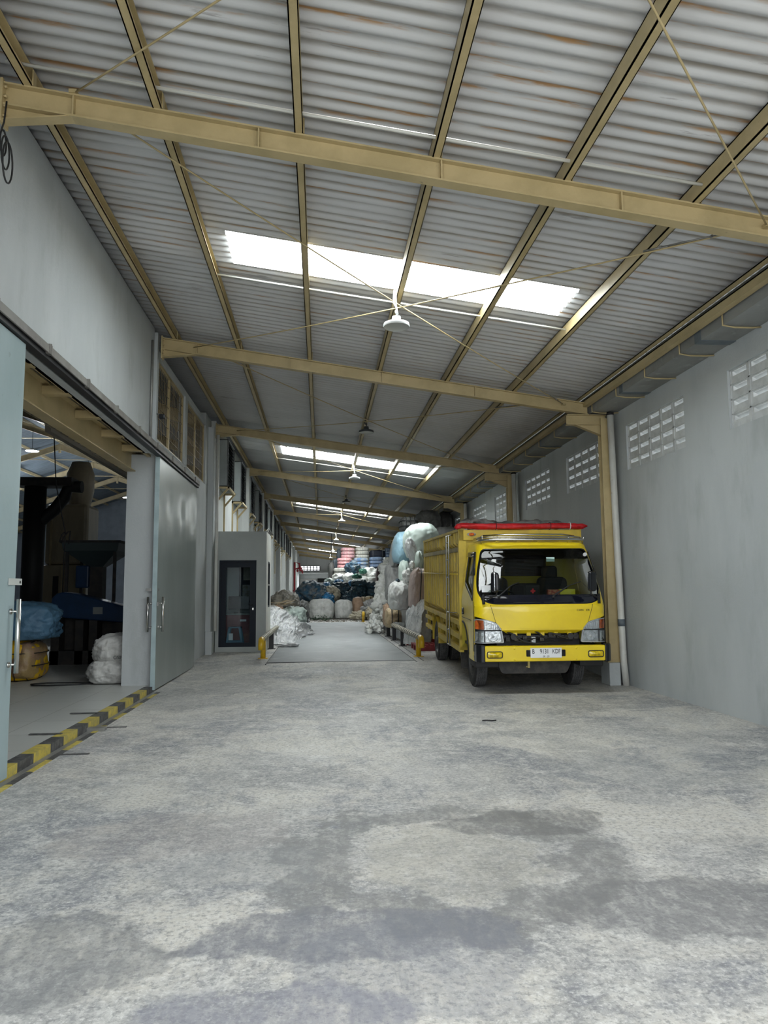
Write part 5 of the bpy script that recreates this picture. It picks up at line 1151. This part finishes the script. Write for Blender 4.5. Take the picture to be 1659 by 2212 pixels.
def straps(o, w, d, h, xs=(), zs=(), r=.012, p=3.4):
    def K(u, a, b): return ((1 - min(.98, abs(u) ** p)) / (abs(a) ** p + abs(b) ** p)) ** (1 / p) * 1.07
    for x in xs:
        mb = MB(); mb.tube([(x * w / 2, cos(a) * K(x, cos(a), sin(a)) * d / 2, max(.01, (max(-.76, sin(a) * K(x, cos(a), sin(a))) + .79) * h / 1.79)) for a in [2 * pi * k / 28 for k in range(29)]], r, 5, cap=False); mb.build('strap', STRAP, o)
    for z in zs:
        u = z * 1.79 - .79; mb = MB(); mb.tube([(cos(a) * K(u, cos(a), sin(a)) * w / 2, sin(a) * K(u, cos(a), sin(a)) * d / 2, z * h) for a in [2 * pi * k / 28 for k in range(29)]], r, 5, cap=False); mb.build('strap', STRAP, o)
def bale(x0, x1, yt, yb, Y, m, label, d=1.1, n=3, group='stacked textile bales'):
    c, w, h = px(x0, x1, yt, yb, Y); e = empty('textile_bale', c)
    for k in range(n):
        lump('layer', (0, 0, h * k / n - .01), (w, d, h / n * 1.06), m, '', '', p=4.5, wr=.03, wf=2.5, sub=3, fold=.012, ff=14, par=e, rot=.0)
    for x in (-.3, .3): MB().tube([(x * w, -d / 2 * 1.01, .02), (x * w, -d / 2 * 1.01, h * .98)], .006, 4).build('strap', m_strap, e)
    tag(e, label, 'bale', group)
# ---- back heap: textile bales (about 48 m away) standing on hidden lower bales
YB = 47.5
c, w, h = px(724, 833, 1226, 1330, YB + .4)
for i in range(4):
    for j in range(2):
        x = c.x + (i - 1.5) * w / 4; lump('textile_bale', (x, YB + .6, .1 + j * 1.5), (w / 4, 1.2, 1.5), 'slate' if (i + j) % 2 else 'creamb', 'grey bale hidden under the coloured bales at the back of the heap', 'bale', 'lower bales of the back stack', p=5, wr=.02, sub=3)
bale(736, 766, 1183.5, 1206, YB, 'rose', 'faded pink textile bale on top of the back stack')
bale(728, 760, 1205.5, 1227, YB - .2, 'pink', 'brighter pink textile bale, second from the top of the back stack')
bale(720, 753, 1227, 1245, YB - .4, 'creamb', 'cream textile bale under the two pink ones', n=2)
bale(767, 797, 1182.5, 1206, YB, 'creamb', 'cream textile bale on top of the stack right of the pink one')
bale(763.5, 796, 1205, 1229, YB - .2, 'blueb', 'half blue half grey textile bale under the upper cream one')
bale(797.5, 832, 1189, 1204, YB, 'navy', 'black textile bale on top right of the back stack', n=1)
bale(797, 827.5, 1203.5, 1226, YB - .2, 'denim', 'slate blue textile bale under the black one')
bale(831, 842, 1184, 1204, YB, 'denim', 'narrow blue bale at the right end of the back stack'); bale(831, 842, 1204, 1228, YB - .1, 'creamb', 'narrow cream bale at the right end of the back stack')
bale(727, 737, 1187, 1208, YB + .5, 'slate', 'dark slate bale left of the faded pink one', n=1); bale(719, 731, 1208, 1230, YB + .3, 'slate', 'dark slate bale left of the brighter pink one', n=1)
L('net_bale', 709, 722, 1214, 1252, YB, 1.2, 'dgrey', 'tall dim grey net bale at the left end of the back stack', 'bale', p=3, wr=.05)
tag(MB().tube([at(716, 1150, Y=47), at(715, 1215, Y=47)], .02, 5).build('hanging_rope', CORDB), 'rope hanging down beside the pink bales', 'rope')
# ---- white film drift
random.seed(11)
def drift(name, rects, Y0_, dY, m, label, group, cat='heap'):
    for i, (x0, x1, a, b) in enumerate(rects): L(name, x0, x1, a, b, Y0_ + dY * (i % 3), 1.3, m, label[i % len(label)] if isinstance(label, list) else label, cat, group, p=2.2, wr=.16, wf=2.8, rot=random.uniform(-.3, .3), sub=4)
drift('white_film', [(716, 748, 1240, 1266), (738, 772, 1238, 1268), (762, 796, 1242, 1270), (700, 730, 1250, 1272), (728, 760, 1250, 1274), (782, 812, 1246, 1272), (752, 784, 1252, 1276)], 44.4, .5, 'snow', 'crumpled white plastic film in the bright drift below the textile bales', 'white film in the bright drift', 'plastic film')
drift('pale_film', [(780, 822, 1226, 1258), (768, 800, 1228, 1250), (798, 818, 1240, 1264)], 45.8, .3, 'snow', 'pale plastic film heaped at the upper right of the bright drift', 'pale film at the top of the drift', 'plastic film')
L('grey_film', 750, 782, 1212, 1240, 46, 1.2, 'blue', 'grey blue film hanging over the half blue bale', 'plastic film', p=2, wr=.2, rot=.2, tilt=-.4)
L('green_film', 760, 782, 1240, 1250, 43.9, .7, 'green', 'green plastic film lying on the white drift', 'plastic film', p=2, wr=.2); L('green_film', 776, 792, 1228, 1240, 45.3, .7, 'green', 'dull green film at the top of the white drift', 'plastic film', p=2, wr=.2)
L('mint_film', 699, 722, 1250, 1264, 43.2, .9, 'mint', 'pale mint film at the left tip of the white drift', 'plastic film', p=2, wr=.25)
L('bright_film', 722, 742, 1252, 1264, 43.0, .8, 'bblue', 'bright blue film in front of the white drift', 'plastic film', p=2, wr=.25); L('bright_film', 752, 766, 1254, 1268, 43.0, .8, 'bblue', 'small blue film right of the bright blue one', 'plastic film', p=2, wr=.25)
# ---- hidden base under the drift, then blue net bags
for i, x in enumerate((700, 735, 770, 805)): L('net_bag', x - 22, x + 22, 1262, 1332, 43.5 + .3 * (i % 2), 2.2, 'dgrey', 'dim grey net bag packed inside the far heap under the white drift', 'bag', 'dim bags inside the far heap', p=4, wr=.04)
nb = 'net bags in the far heap'
L('net_bag', 638, 706, 1256, 1306, 40.4, 2.0, 'blue', 'large rounded blue and grey net bag at the left of the far heap', 'bag', p=2.2, wr=.10, seed=3)
L('net_bag', 696, 716, 1258, 1284, 41.6, 1.1, 'bblue', 'blue net bag squeezed right of the large rounded one', 'bag', p=2.3, wr=.14)
L('net_bag', 672, 718, 1278, 1300, 39.8, 1.3, 'blue', 'crumpled blue net bag on top of the left white sack', 'bag', p=2.2, wr=.18)
L('net_bag', 692, 722, 1282, 1306, 39.4, 1.0, 'bblue', 'bright blue film bag hanging over the left white sack', 'bag', p=2.0, wr=.2)
L('net_bag', 700, 735, 1266, 1300, 40.6, 1.4, 'beige', 'beige net bag in the middle of the far heap', 'bag', p=2.4, wr=.14)
L('net_bag', 716, 758, 1258, 1296, 41.4, 1.5, 'dblue', 'dark teal net bag under the middle of the white drift', 'bag', p=2.4, wr=.14)
L('net_bag', 736, 778, 1278, 1318, 40.2, 1.4, 'dblue', 'dark blue net bag drooping over the right white sack', 'bag', p=2.2, wr=.18)
L('net_bag', 754, 790, 1266, 1292, 41.0, 1.4, 'dblue', 'dark blue net bag left of the stacked teal ones', 'bag', p=2.4, wr=.15, tilt=.2)
for i, (a, b, c_, d_, m, t) in enumerate(((758, 792, 1252, 1268, 'dblue', 'uppermost dark teal bag of the right hand stack'), (760, 791, 1264, 1282, 'dblue', 'middle dark teal bag of the right hand stack'), (764, 792, 1278, 1296, 'dblue', 'lowest dark teal bag of the right hand stack'), (788, 812, 1256, 1272, 'dblue', 'upper dark blue bag at the right edge of the far heap'), (788, 812, 1268, 1288, 'dblue', 'lower dark blue bag at the right edge of the far heap'))): L('net_bag', a, b, c_, d_, 41.2, 1.3, m, t, 'bag', p=3, wr=.06)
L('net_bag', 798, 820, 1236, 1256, 44.6, 1.0, 'snow', 'puffy white bag at the right of the bright drift', 'bag', p=2.4, wr=.1); L('net_bag', 796, 818, 1246, 1262, 43.4, 1.0, 'snow', 'flat white bag below the puffy white one', 'bag', p=3, wr=.06)
L('maroon_bale', 812, 836, 1222, 1326, 42.5, 1.2, 'maroon', 'dark maroon bale standing between the far heap and the foam cascade', 'bale', p=4, wr=.05)
# ---- front row of big sacks
fr = 'big white sacks at the foot of the far heap'
def bigsack(x0, x1, yt, yb, Y, m, lab, d=1.3):
    o = L('bulk_sack', x0, x1, yt, yb, Y, d, m, lab, 'sack', None, p=3.4, wr=.035, fold=.028, ff=19); return o
bigsack(667, 722, 1294, 1336, 38.6, 'white', 'big white bulk sack at the foot of the far heap, left of two'); bigsack(722, 762, 1296, 1336, 38.6, 'white', 'big white bulk sack at the foot of the far heap, right of two')
L('bulk_sack', 640, 674, 1298, 1336, 39.6, 1.3, 'dgrey', 'dim grey sack behind the left white bulk sack', 'sack', p=3, wr=.06)
L('brown_sack', 760, 786, 1290, 1332, 38.8, 1.2, 'brown', 'brown strapped sack right of the two white bulk sacks', 'sack', p=3.2, wr=.05); o = L('brown_sack', 776, 812, 1288, 1330, 39.4, 1.2, 'kraft', 'tan strapped sack at the right end of the far heap', 'sack', p=3.2, wr=.06); straps(o, .85, 1.2, 1.0, xs=(-.4, .3))
L('grey_film', 778, 822, 1296, 1330, 37.6, 1.0, 'grey', 'grey clear film sliding down before the tan sack', 'plastic film', p=1.8, wr=.18, tilt=.25)
L('grey_film', 756, 800, 1322, 1342, 36.6, 1.0, 'beige', 'flat beige film bundle on the ground at the far right', 'plastic film', p=1.8, wr=.2); L('grey_film', 790, 820, 1312, 1342, 36.0, 1.0, 'beige', 'beige film bundle beside the small yellow rail end', 'plastic film', p=1.8, wr=.2)
# leaves
LEAF = mat('dark_green_leaf', (.012, .05, .018), (.02, .08, .03), 20, rough=.6)
def plant(x, y, lab, seed):
    random.seed(seed); c = at(x, y, Z=.1); e = empty('green_plant', (c.x, c.y, .1)); mb = MB()
    for k in range(60):
        a = random.uniform(0, 6.28); r = random.uniform(0, .5); q = Vector((cos(a) * r, sin(a) * r * .5, random.uniform(.03, .33) * (1 - r))); s = random.uniform(.05, .11)
        u = Vector((random.uniform(-1, 1), random.uniform(-1, 1), random.uniform(-.3, .6))).normalized() * s; w_ = u.cross(Vector((0, 0, 1))).normalized() * s * .35
        mb.add([q, q + u * .5 + w_, q + u, q + u * .5 - w_], [(0, 1, 2), (0, 2, 3)])
    mb.build('leaves', LEAF, e); mb = MB()
    for k in range(8): a = k * .8; mb.tube([(0, 0, 0), (cos(a) * .25, sin(a) * .12, .12)], .008, 4)
    mb.build('stem', LEAF, e); tag(e, lab, 'plant', 'weeds before the far heap')
plant(682, 1340, 'small green weed before the left white bulk sack, left of two', 1); plant(702, 1341, 'small green weed before the left white bulk sack, right of two', 2)
DEB = mat('dusty_scraps', (.22, .19, .15), (.15, .13, .11), 9, rough=.8)
random.seed(21); mb = MB()
for k in range(420):
    x = random.uniform(-2.0, 2.0); y = random.uniform(34.3, 38.5); s = random.uniform(.015, .07); a = random.uniform(0, 3); mb.bar((x, y, .105 + s * .15), (x + cos(a) * s * 2, y + sin(a) * s * 2, .105 + s * .2), s * .6, s * .25)
tag(mb.build('ground_scraps', DEB), 'brown litter strewn on the ground before the far heap', 'litter', kind='stuff')

# ---- heap on the left behind the office
L('tarp_bundle', 582, 640, 1277, 1322, 27.5, 2.0, 'olive', 'big grey brown tarpaulin bundle on the left behind the office', 'bundle', p=2.3, wr=.14, seed=9)
L('tarp_bundle', 612, 647, 1282, 1326, 28.5, 1.6, 'olive', 'second grey brown tarpaulin bundle touching the big one on its right', 'bundle', p=2.3, wr=.12)
L('tarp_bundle', 640, 668, 1298, 1345, 33, 1.4, 'dgrey', 'dim dark bundle between the left heap and the white bulk sack', 'bundle', p=2.6, wr=.1)
c, w, h = px(578, 612, 1308, 1345, 24.6); o = lump('cardboard_bundle', (c.x, c.y, max(.1, c.z)), (w * 1.1, 1.0, h), 'brown', 'brown cardboard bundle right of the office side wall', 'bundle', p=4, wr=.05)
mb = MB(); random.seed(4)
for k in range(12): a = random.uniform(-.6, .6); x = random.uniform(-.25, .3); mb.bar((x, -.2, h + random.uniform(-.02, .1)), (x + .35 * cos(a), random.uniform(-.2, .4), h + random.uniform(.0, .18)), .10, .008)
mb.build('torn_edges', PM['kraft'], o)
L('film_sack', 600, 661, 1310, 1352, 25.2, 1.8, 'mint', 'creased pale beige film sack on top of the clear film heap', 'sack', p=2.2, wr=.14)['label'] = 'creased pale greenish film sack behind the clear film heap'
def cloth_heap(name, rows, m, label, cat, nx=60, amp=.06, seed=1, freq=5):
    """rows of left-right profile points from top to bottom, joined as a folded hanging sheet with volume"""
    mb = MB(); K = len(rows); ny = (K - 1) * 14
    for j in range(ny + 1):
        t = j / ny * (K - 1); a = min(int(t), K - 2); u = t - a
        for i in range(nx + 1):
            s = i / nx; r0 = rows[a]; r1 = rows[a + 1]
            def pt(r):
                q = s * (len(r) - 1); b = min(int(q), len(r) - 2); f = q - b; f = f * f * (3 - 2 * f); return Vector(r[b]).lerp(Vector(r[b + 1]), f)
            p = pt(r0).lerp(pt(r1), u * u * (3 - 2 * u))
            wv = .35 * noise.noise(Vector((s * 4, t * 2.2, seed + 3)))
            def rd(a, b, c_): return 1 - min(1, abs(noise.noise(Vector((a, b, seed + c_)))) * 2.6)
            n = .9 * noise.noise(Vector((s * freq * 1.6 + wv * 3, t * .9, seed))) + .55 * rd(s * freq * 3.2 + wv * 5, t * .8, 5) + .28 * rd(s * freq * 7.5 + wv * 9, t * 1.4, 9) - .4
            g = min(1, p.z * 4 - .35) if p.z < .34 else 1
            mb.v.append((max(-2.44, p.x + n * amp * .8 * max(g, .3)), p.y - n * amp, max(.1, p.z + n * amp * .7 * max(0, g))))
    for j in range(ny):
        for i in range(nx): k = j * (nx + 1) + i; mb.f.append((k, k + 1, k + nx + 2, k + nx + 1)); mb.sm.append(True)
    return tag(mb.build(name, m, solid=.012), label, cat)
# clear film: long heap from behind the office down to the drive edge
cloth_heap('clear_film', [[(-2.4, 23.5, .95), (-1.6, 24.5, 1.05), (-1.0, 26, .8), (-.5, 27.2, .3)], [(-2.4, 22.3, .95), (-1.35, 22.8, 1.0), (-.8, 24.5, .7), (-.25, 26.5, .12)],
    [(-2.3, 21.0, .85), (-1.35, 21.4, .72), (-.8, 22.6, .55), (-.35, 25, .11)], [(-2.2, 19.9, .6), (-1.22, 20.6, .50), (-.75, 21.4, .36), (-.55, 23.4, .11)], [(-1.6, 19.7, .12), (-1.18, 20.1, .11), (-.75, 20.6, .11), (-.62, 22.3, .105)]], PM['film'], 'clear crumpled plastic film heaped over the left guard rail', 'plastic film', nx=260, amp=.10, seed=2, freq=3.6)
random.seed(31)
for i, (x, y, s) in enumerate(((646, 1378, .25), (655, 1366, .3), (622, 1398, .35), (668, 1372, .2), (640, 1352, .45), (655, 1346, .35))):
    c = at(x, y, Z=.1); lump('film_scrap', (c.x, c.y, .1), (s * 1.6, s, .12 if i < 4 else .3), 'film', 'clear film scrap on the drive at the edge of the left heap', 'plastic film', 'film scraps by the left heap', p=1.8, wr=.25)

# ---- stack on the right, between the rail and the truck
PAL = mat('red_plastic_pallet', (.28, .015, .02), (.2, .012, .015), 9, rough=.5)
def pallet(x, y, lab):
    e = empty('plastic_pallet', (x, y, .1)); mb = MB()
    for k in range(3): mb.box(-.5, .5, -.5 + k * .44, -.38 + k * .44, 0, .11)
    mb.build('feet', PAL, e); mb = MB()
    for k in range(9): mb.box(-.5 + k * .114, -.42 + k * .114, -.5, .5, .11, .14)
    mb.build('deck', PAL, e); tag(e, lab, 'pallet', 'red pallets under the right stack')
pallet(2.72, 17.9, 'red plastic pallet between the nearest yellow rail post and the truck wheel'); pallet(2.72, 19.8, 'red plastic pallet behind the nearest one, under the grey woven sack')
o = L('woven_sack', 879, 928, 1312, 1398, 19.2, 1.2, 'greyw', 'tall grey woven sack with faded blue print, on the red pallets', 'sack', p=4, wr=.05, fold=.012, ff=18, seed=17)
o = L('brown_sack', 882, 916, 1228, 1314, 19.0, 1.1, 'clay', 'tall brown sack with dark cord, leaning beside the truck box', 'sack', p=3.6, wr=.05, tilt=.08); straps(o, .42, 1.1, 1.0, xs=(.0,))
o = L('brown_sack', 894, 930, 1238, 1316, 19.6, 1.2, 'clay', 'brown sack half hidden behind the rear of the truck box', 'sack', p=3.6, wr=.04)
o = L('white_sack', 839, 884, 1256, 1318, 21.0, 1.2, 'white', 'bulging white sack in the middle of the right stack', 'sack', p=2.8, wr=.07)
o = L('kraft_bale', 832, 866, 1312, 1356, 22.2, 1.1, 'kraft', 'tan strapped bale at the bottom of the right stack', 'bale', p=3.2, wr=.06, fold=.01, ff=30); c, w, h = px(832, 866, 1312, 1356, 22.2); straps(o, w, 1.1, h, xs=(-.35, .45), r=.014)
L('brown_sack', 827, 843, 1306, 1352, 23.0, .9, 'brown', 'crumpled brown paper sack left of the tan strapped bale', 'sack', p=3, wr=.12)
L('grey_film_bale', 832, 872, 1214, 1300, 24.2, 1.6, 'grey', 'large grey film covered bale behind the white sack', 'bale', p=2.8, wr=.07)
L('grey_film_bale', 862, 884, 1212, 1262, 21.8, 1.1, 'mint', 'dull pale sack wedged under the mint sack', 'sack', p=3, wr=.08)
L('blue_sack', 846, 884, 1149, 1218, 22.6, 1.3, 'sky', 'upright pale blue sack high in the right stack', 'sack', p=2.7, wr=.03, tilt=.06, seed=40)
L('grey_sack', 838, 862, 1160, 1228, 24.0, 1.3, 'grey', 'grey clear sack left of the pale blue one', 'sack', p=2.5, wr=.05, tilt=.14)
L('mint_sack', 873, 950, 1131, 1206, 21.0, 1.7, 'mint', 'big pale mint sack on top of the right stack', 'sack', p=2.5, wr=.03, tilt=-.05, seed=44)
L('film_bundle', 884, 906, 1162, 1212, 19.8, .8, 'film', 'white film bundle tied below the mint sack', 'plastic film', p=2.4, wr=.10, tilt=-.25); L('film_bundle', 896, 912, 1190, 1232, 19.4, .8, 'mint', 'pale green film bag at the rear corner of the truck box', 'plastic film', p=2.6, wr=.1)
L('film_bundle', 884, 896, 1212, 1228, 19.2, .5, 'snow', 'small bright white film knot below the film bundle', 'plastic film', p=2, wr=.15); L('film_bundle', 870, 894, 1228, 1262, 19.9, .7, 'snow', 'white torn film hanging left of the brown sack', 'plastic film', p=1.8, wr=.28)
L('teal_rag', 854, 864, 1250, 1260, 20.9, .4, 'dblue', 'dark teal rag on top of the bulging white sack', 'rag', p=2, wr=.2)
# tied wire bale and dim grey bales above the truck
c, w, h = px(864, 900, 1118, 1150, 23.5); o = lump('wire_bale', c, (w, 1.1, h), 'dgrey', 'wire bound bale at the very top of the right stack', 'bale', p=3.6, wr=.05); straps(o, w, 1.1, h, xs=(-.5, 0, .5), zs=(.35, .7), r=.014)
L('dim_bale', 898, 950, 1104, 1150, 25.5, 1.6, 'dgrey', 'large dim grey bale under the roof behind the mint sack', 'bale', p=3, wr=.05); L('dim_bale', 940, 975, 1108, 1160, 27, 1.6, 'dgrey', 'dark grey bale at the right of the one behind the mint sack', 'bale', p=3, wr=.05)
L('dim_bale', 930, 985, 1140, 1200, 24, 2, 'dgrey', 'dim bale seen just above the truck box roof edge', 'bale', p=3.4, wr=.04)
# hidden supports: the stack goes on behind the sacks
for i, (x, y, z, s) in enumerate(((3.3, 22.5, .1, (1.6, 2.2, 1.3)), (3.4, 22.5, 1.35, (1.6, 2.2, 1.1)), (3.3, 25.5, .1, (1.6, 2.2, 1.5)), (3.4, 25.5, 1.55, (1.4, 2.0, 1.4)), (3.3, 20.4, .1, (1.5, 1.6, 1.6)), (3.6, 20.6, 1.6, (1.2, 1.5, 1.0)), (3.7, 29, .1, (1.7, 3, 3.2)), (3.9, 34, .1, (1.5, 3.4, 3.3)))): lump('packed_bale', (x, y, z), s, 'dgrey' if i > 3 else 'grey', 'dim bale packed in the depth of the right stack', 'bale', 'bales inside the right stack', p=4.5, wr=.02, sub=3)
# foam cascade: a white lumpy stream down the left face of the stack
random.seed(12); e = empty('foam_cascade', (2.2, 25.5, .1)); mb = MB()
path = [(836, 1212, 26.5, .35), (830, 1235, 26.3, .4), (824, 1262, 26.1, .42), (820, 1285, 26, .45), (816, 1308, 25.8, .5), (812, 1330, 25.6, .6), (806, 1348, 25.2, .7), (800, 1360, 25.0, .75)]
for k in range(330):
    t = random.random() ** .8 * (len(path) - 1); a = min(int(t), len(path) - 2); u = t - a; p0, p1 = path[a], path[a + 1]
    x = p0[0] + (p1[0] - p0[0]) * u; y = p0[1] + (p1[1] - p0[1]) * u; Y = p0[2] + (p1[2] - p0[2]) * u; r = p0[3]
    c = at(x, y, Y=Y); s = random.uniform(.06, .17) if t < 4.5 else random.uniform(.04, .11)
    c += Vector((random.uniform(-.15, .55) * r, random.uniform(-.5, .5) * r - .1, random.uniform(-.15, .15))); c.z = max(.1 + s * .5, c.z)
    n = 10; sx, sy, sz = s * random.uniform(.7, 1.3), s * random.uniform(.7, 1.2), s * random.uniform(.7, 1.2); o = len(mb.v); off = random.random() * 50
    for i in range(n + 1):
        for j in range(n):
            th = pi * i / n; ph = 2 * pi * j / n; d = Vector((sin(th) * cos(ph), sin(th) * sin(ph), cos(th))); q = 1 + .55 * noise.noise(d * 1.8 + Vector((off, 0, 0)))
            mb.v.append((c.x - 2.2 + d.x * sx * q, c.y - 25.5 + d.y * sy * q, max(0, c.z - .1 + d.z * sz * q)))
    for i in range(n):
        for j in range(n): mb.f.append((o + i * n + j, o + i * n + (j + 1) % n, o + (i + 1) * n + (j + 1) % n, o + (i + 1) * n + j)); mb.sm.append(True)
mb.build('foam_lumps', PM['snow'], e)['kind'] = 'stuff'
tag(e, 'white foam and film waste cascading down the left side of the right stack', 'waste', kind='stuff')
cloth_heap('torn_film', [[(2.35, 25.0, 1.0), (2.6, 24.6, .9)], [(1.95, 25.6, .55), (2.4, 25.0, .5)], [(1.65, 26.0, .12), (2.15, 25.1, .11)], [(1.35, 26.3, .105), (1.95, 24.8, .105)]], PM['film'], 'pale film spreading onto the drive at the foot of the foam cascade', 'plastic film', nx=40, amp=.09, seed=6)
cloth_heap('hanging_film', [[(2.35, 18.6, 1.25), (2.62, 18.2, 1.3)], [(2.2, 18.6, .9), (2.45, 18.1, .9)], [(2.12, 18.7, .5), (2.42, 18.0, .5)], [(2.08, 18.8, .18), (2.35, 18.1, .2)]], PM['film'], 'torn white film hanging over the right guard rail before the woven sack', 'plastic film', nx=40, amp=.06, seed=8)
cloth_heap('hanging_film', [[(2.1, 21.6, .60), (2.35, 20.8, .62)], [(2.06, 21.6, .40), (2.3, 20.6, .42)], [(2.1, 21.5, .2), (2.25, 20.7, .15)]], PM['greyw'], 'small torn sack piece hanging on the right guard rail below the tan bale', 'rag', nx=24, amp=.04, seed=14)

# ---- bags just inside the hall doorway
c, w, h = px(-30, 122, 1383, 1472, 12.9); c.z = .08; h = at(60, 1384, Y=12.6).z - .08
o = lump('yellow_bale', (-5.28, 13.1, .08), (1.25, .9, h), 'yelb', 'yellow wrapped bale with black cords under the blue bag', 'bale', p=3.6, wr=.05, fold=.008, ff=20)
straps(o, 1.25, .93, h, xs=(.2, .55, .8), zs=(.38, .68), r=.009)
lump('brown_side', (.42, -.02, .03), (.40, .90, h * .90), 'ybr', '', '', p=3.4, wr=.06, fold=.012, ff=26, par=o)
z = .08 + h; o = lump('blue_bag', (-5.08, 13.1, z - .02), (1.28, .95, at(80, 1303, Y=13).z - z + .03), 'dbag', 'dusty blue bag lying on the yellow wrapped bale', 'bag', p=3.6, wr=.06, cr=.05, sub=5)
lump('knotted_neck', (-.16, -.40, .26), (.14, .14, .36), 'dbag', '', '', p=2, wr=.15, par=o)
c2 = at(240, 1484, Z=.08); 
def sack2(x0, x1, yt, yb, Y, lab, z0):
    c, w, h = px(x0, x1, yt, yb, Y); return lump('white_sack', (c.x + .03, Y, z0), (w, .6, h), 'white', lab, 'sack', None, p=2.6, wr=.07, sub=5, cr=.05, tilt=-.12 if z0 > .2 else 0)
s1 = sack2(186, 285, 1430, 1484, 12.35, 'lower of two full white sacks lying beside the doorway pillar', .08)
s2 = sack2(202, 290, 1370, 1432, 12.4, 'upper white sack with black printing, leaning beside the doorway pillar', at(240, 1431, Y=12.35).z)
q = at(254, 1421, Y=12.03); M2 = s2.matrix_basis.inverted() @ Matrix.Translation((q.x, 12.06, q.z)) @ Matrix.Rotation(radians(90), 4, 'X')
text_mesh('C/S09', .075, M2, LETB, 'sack_print', s2, .001, .8)
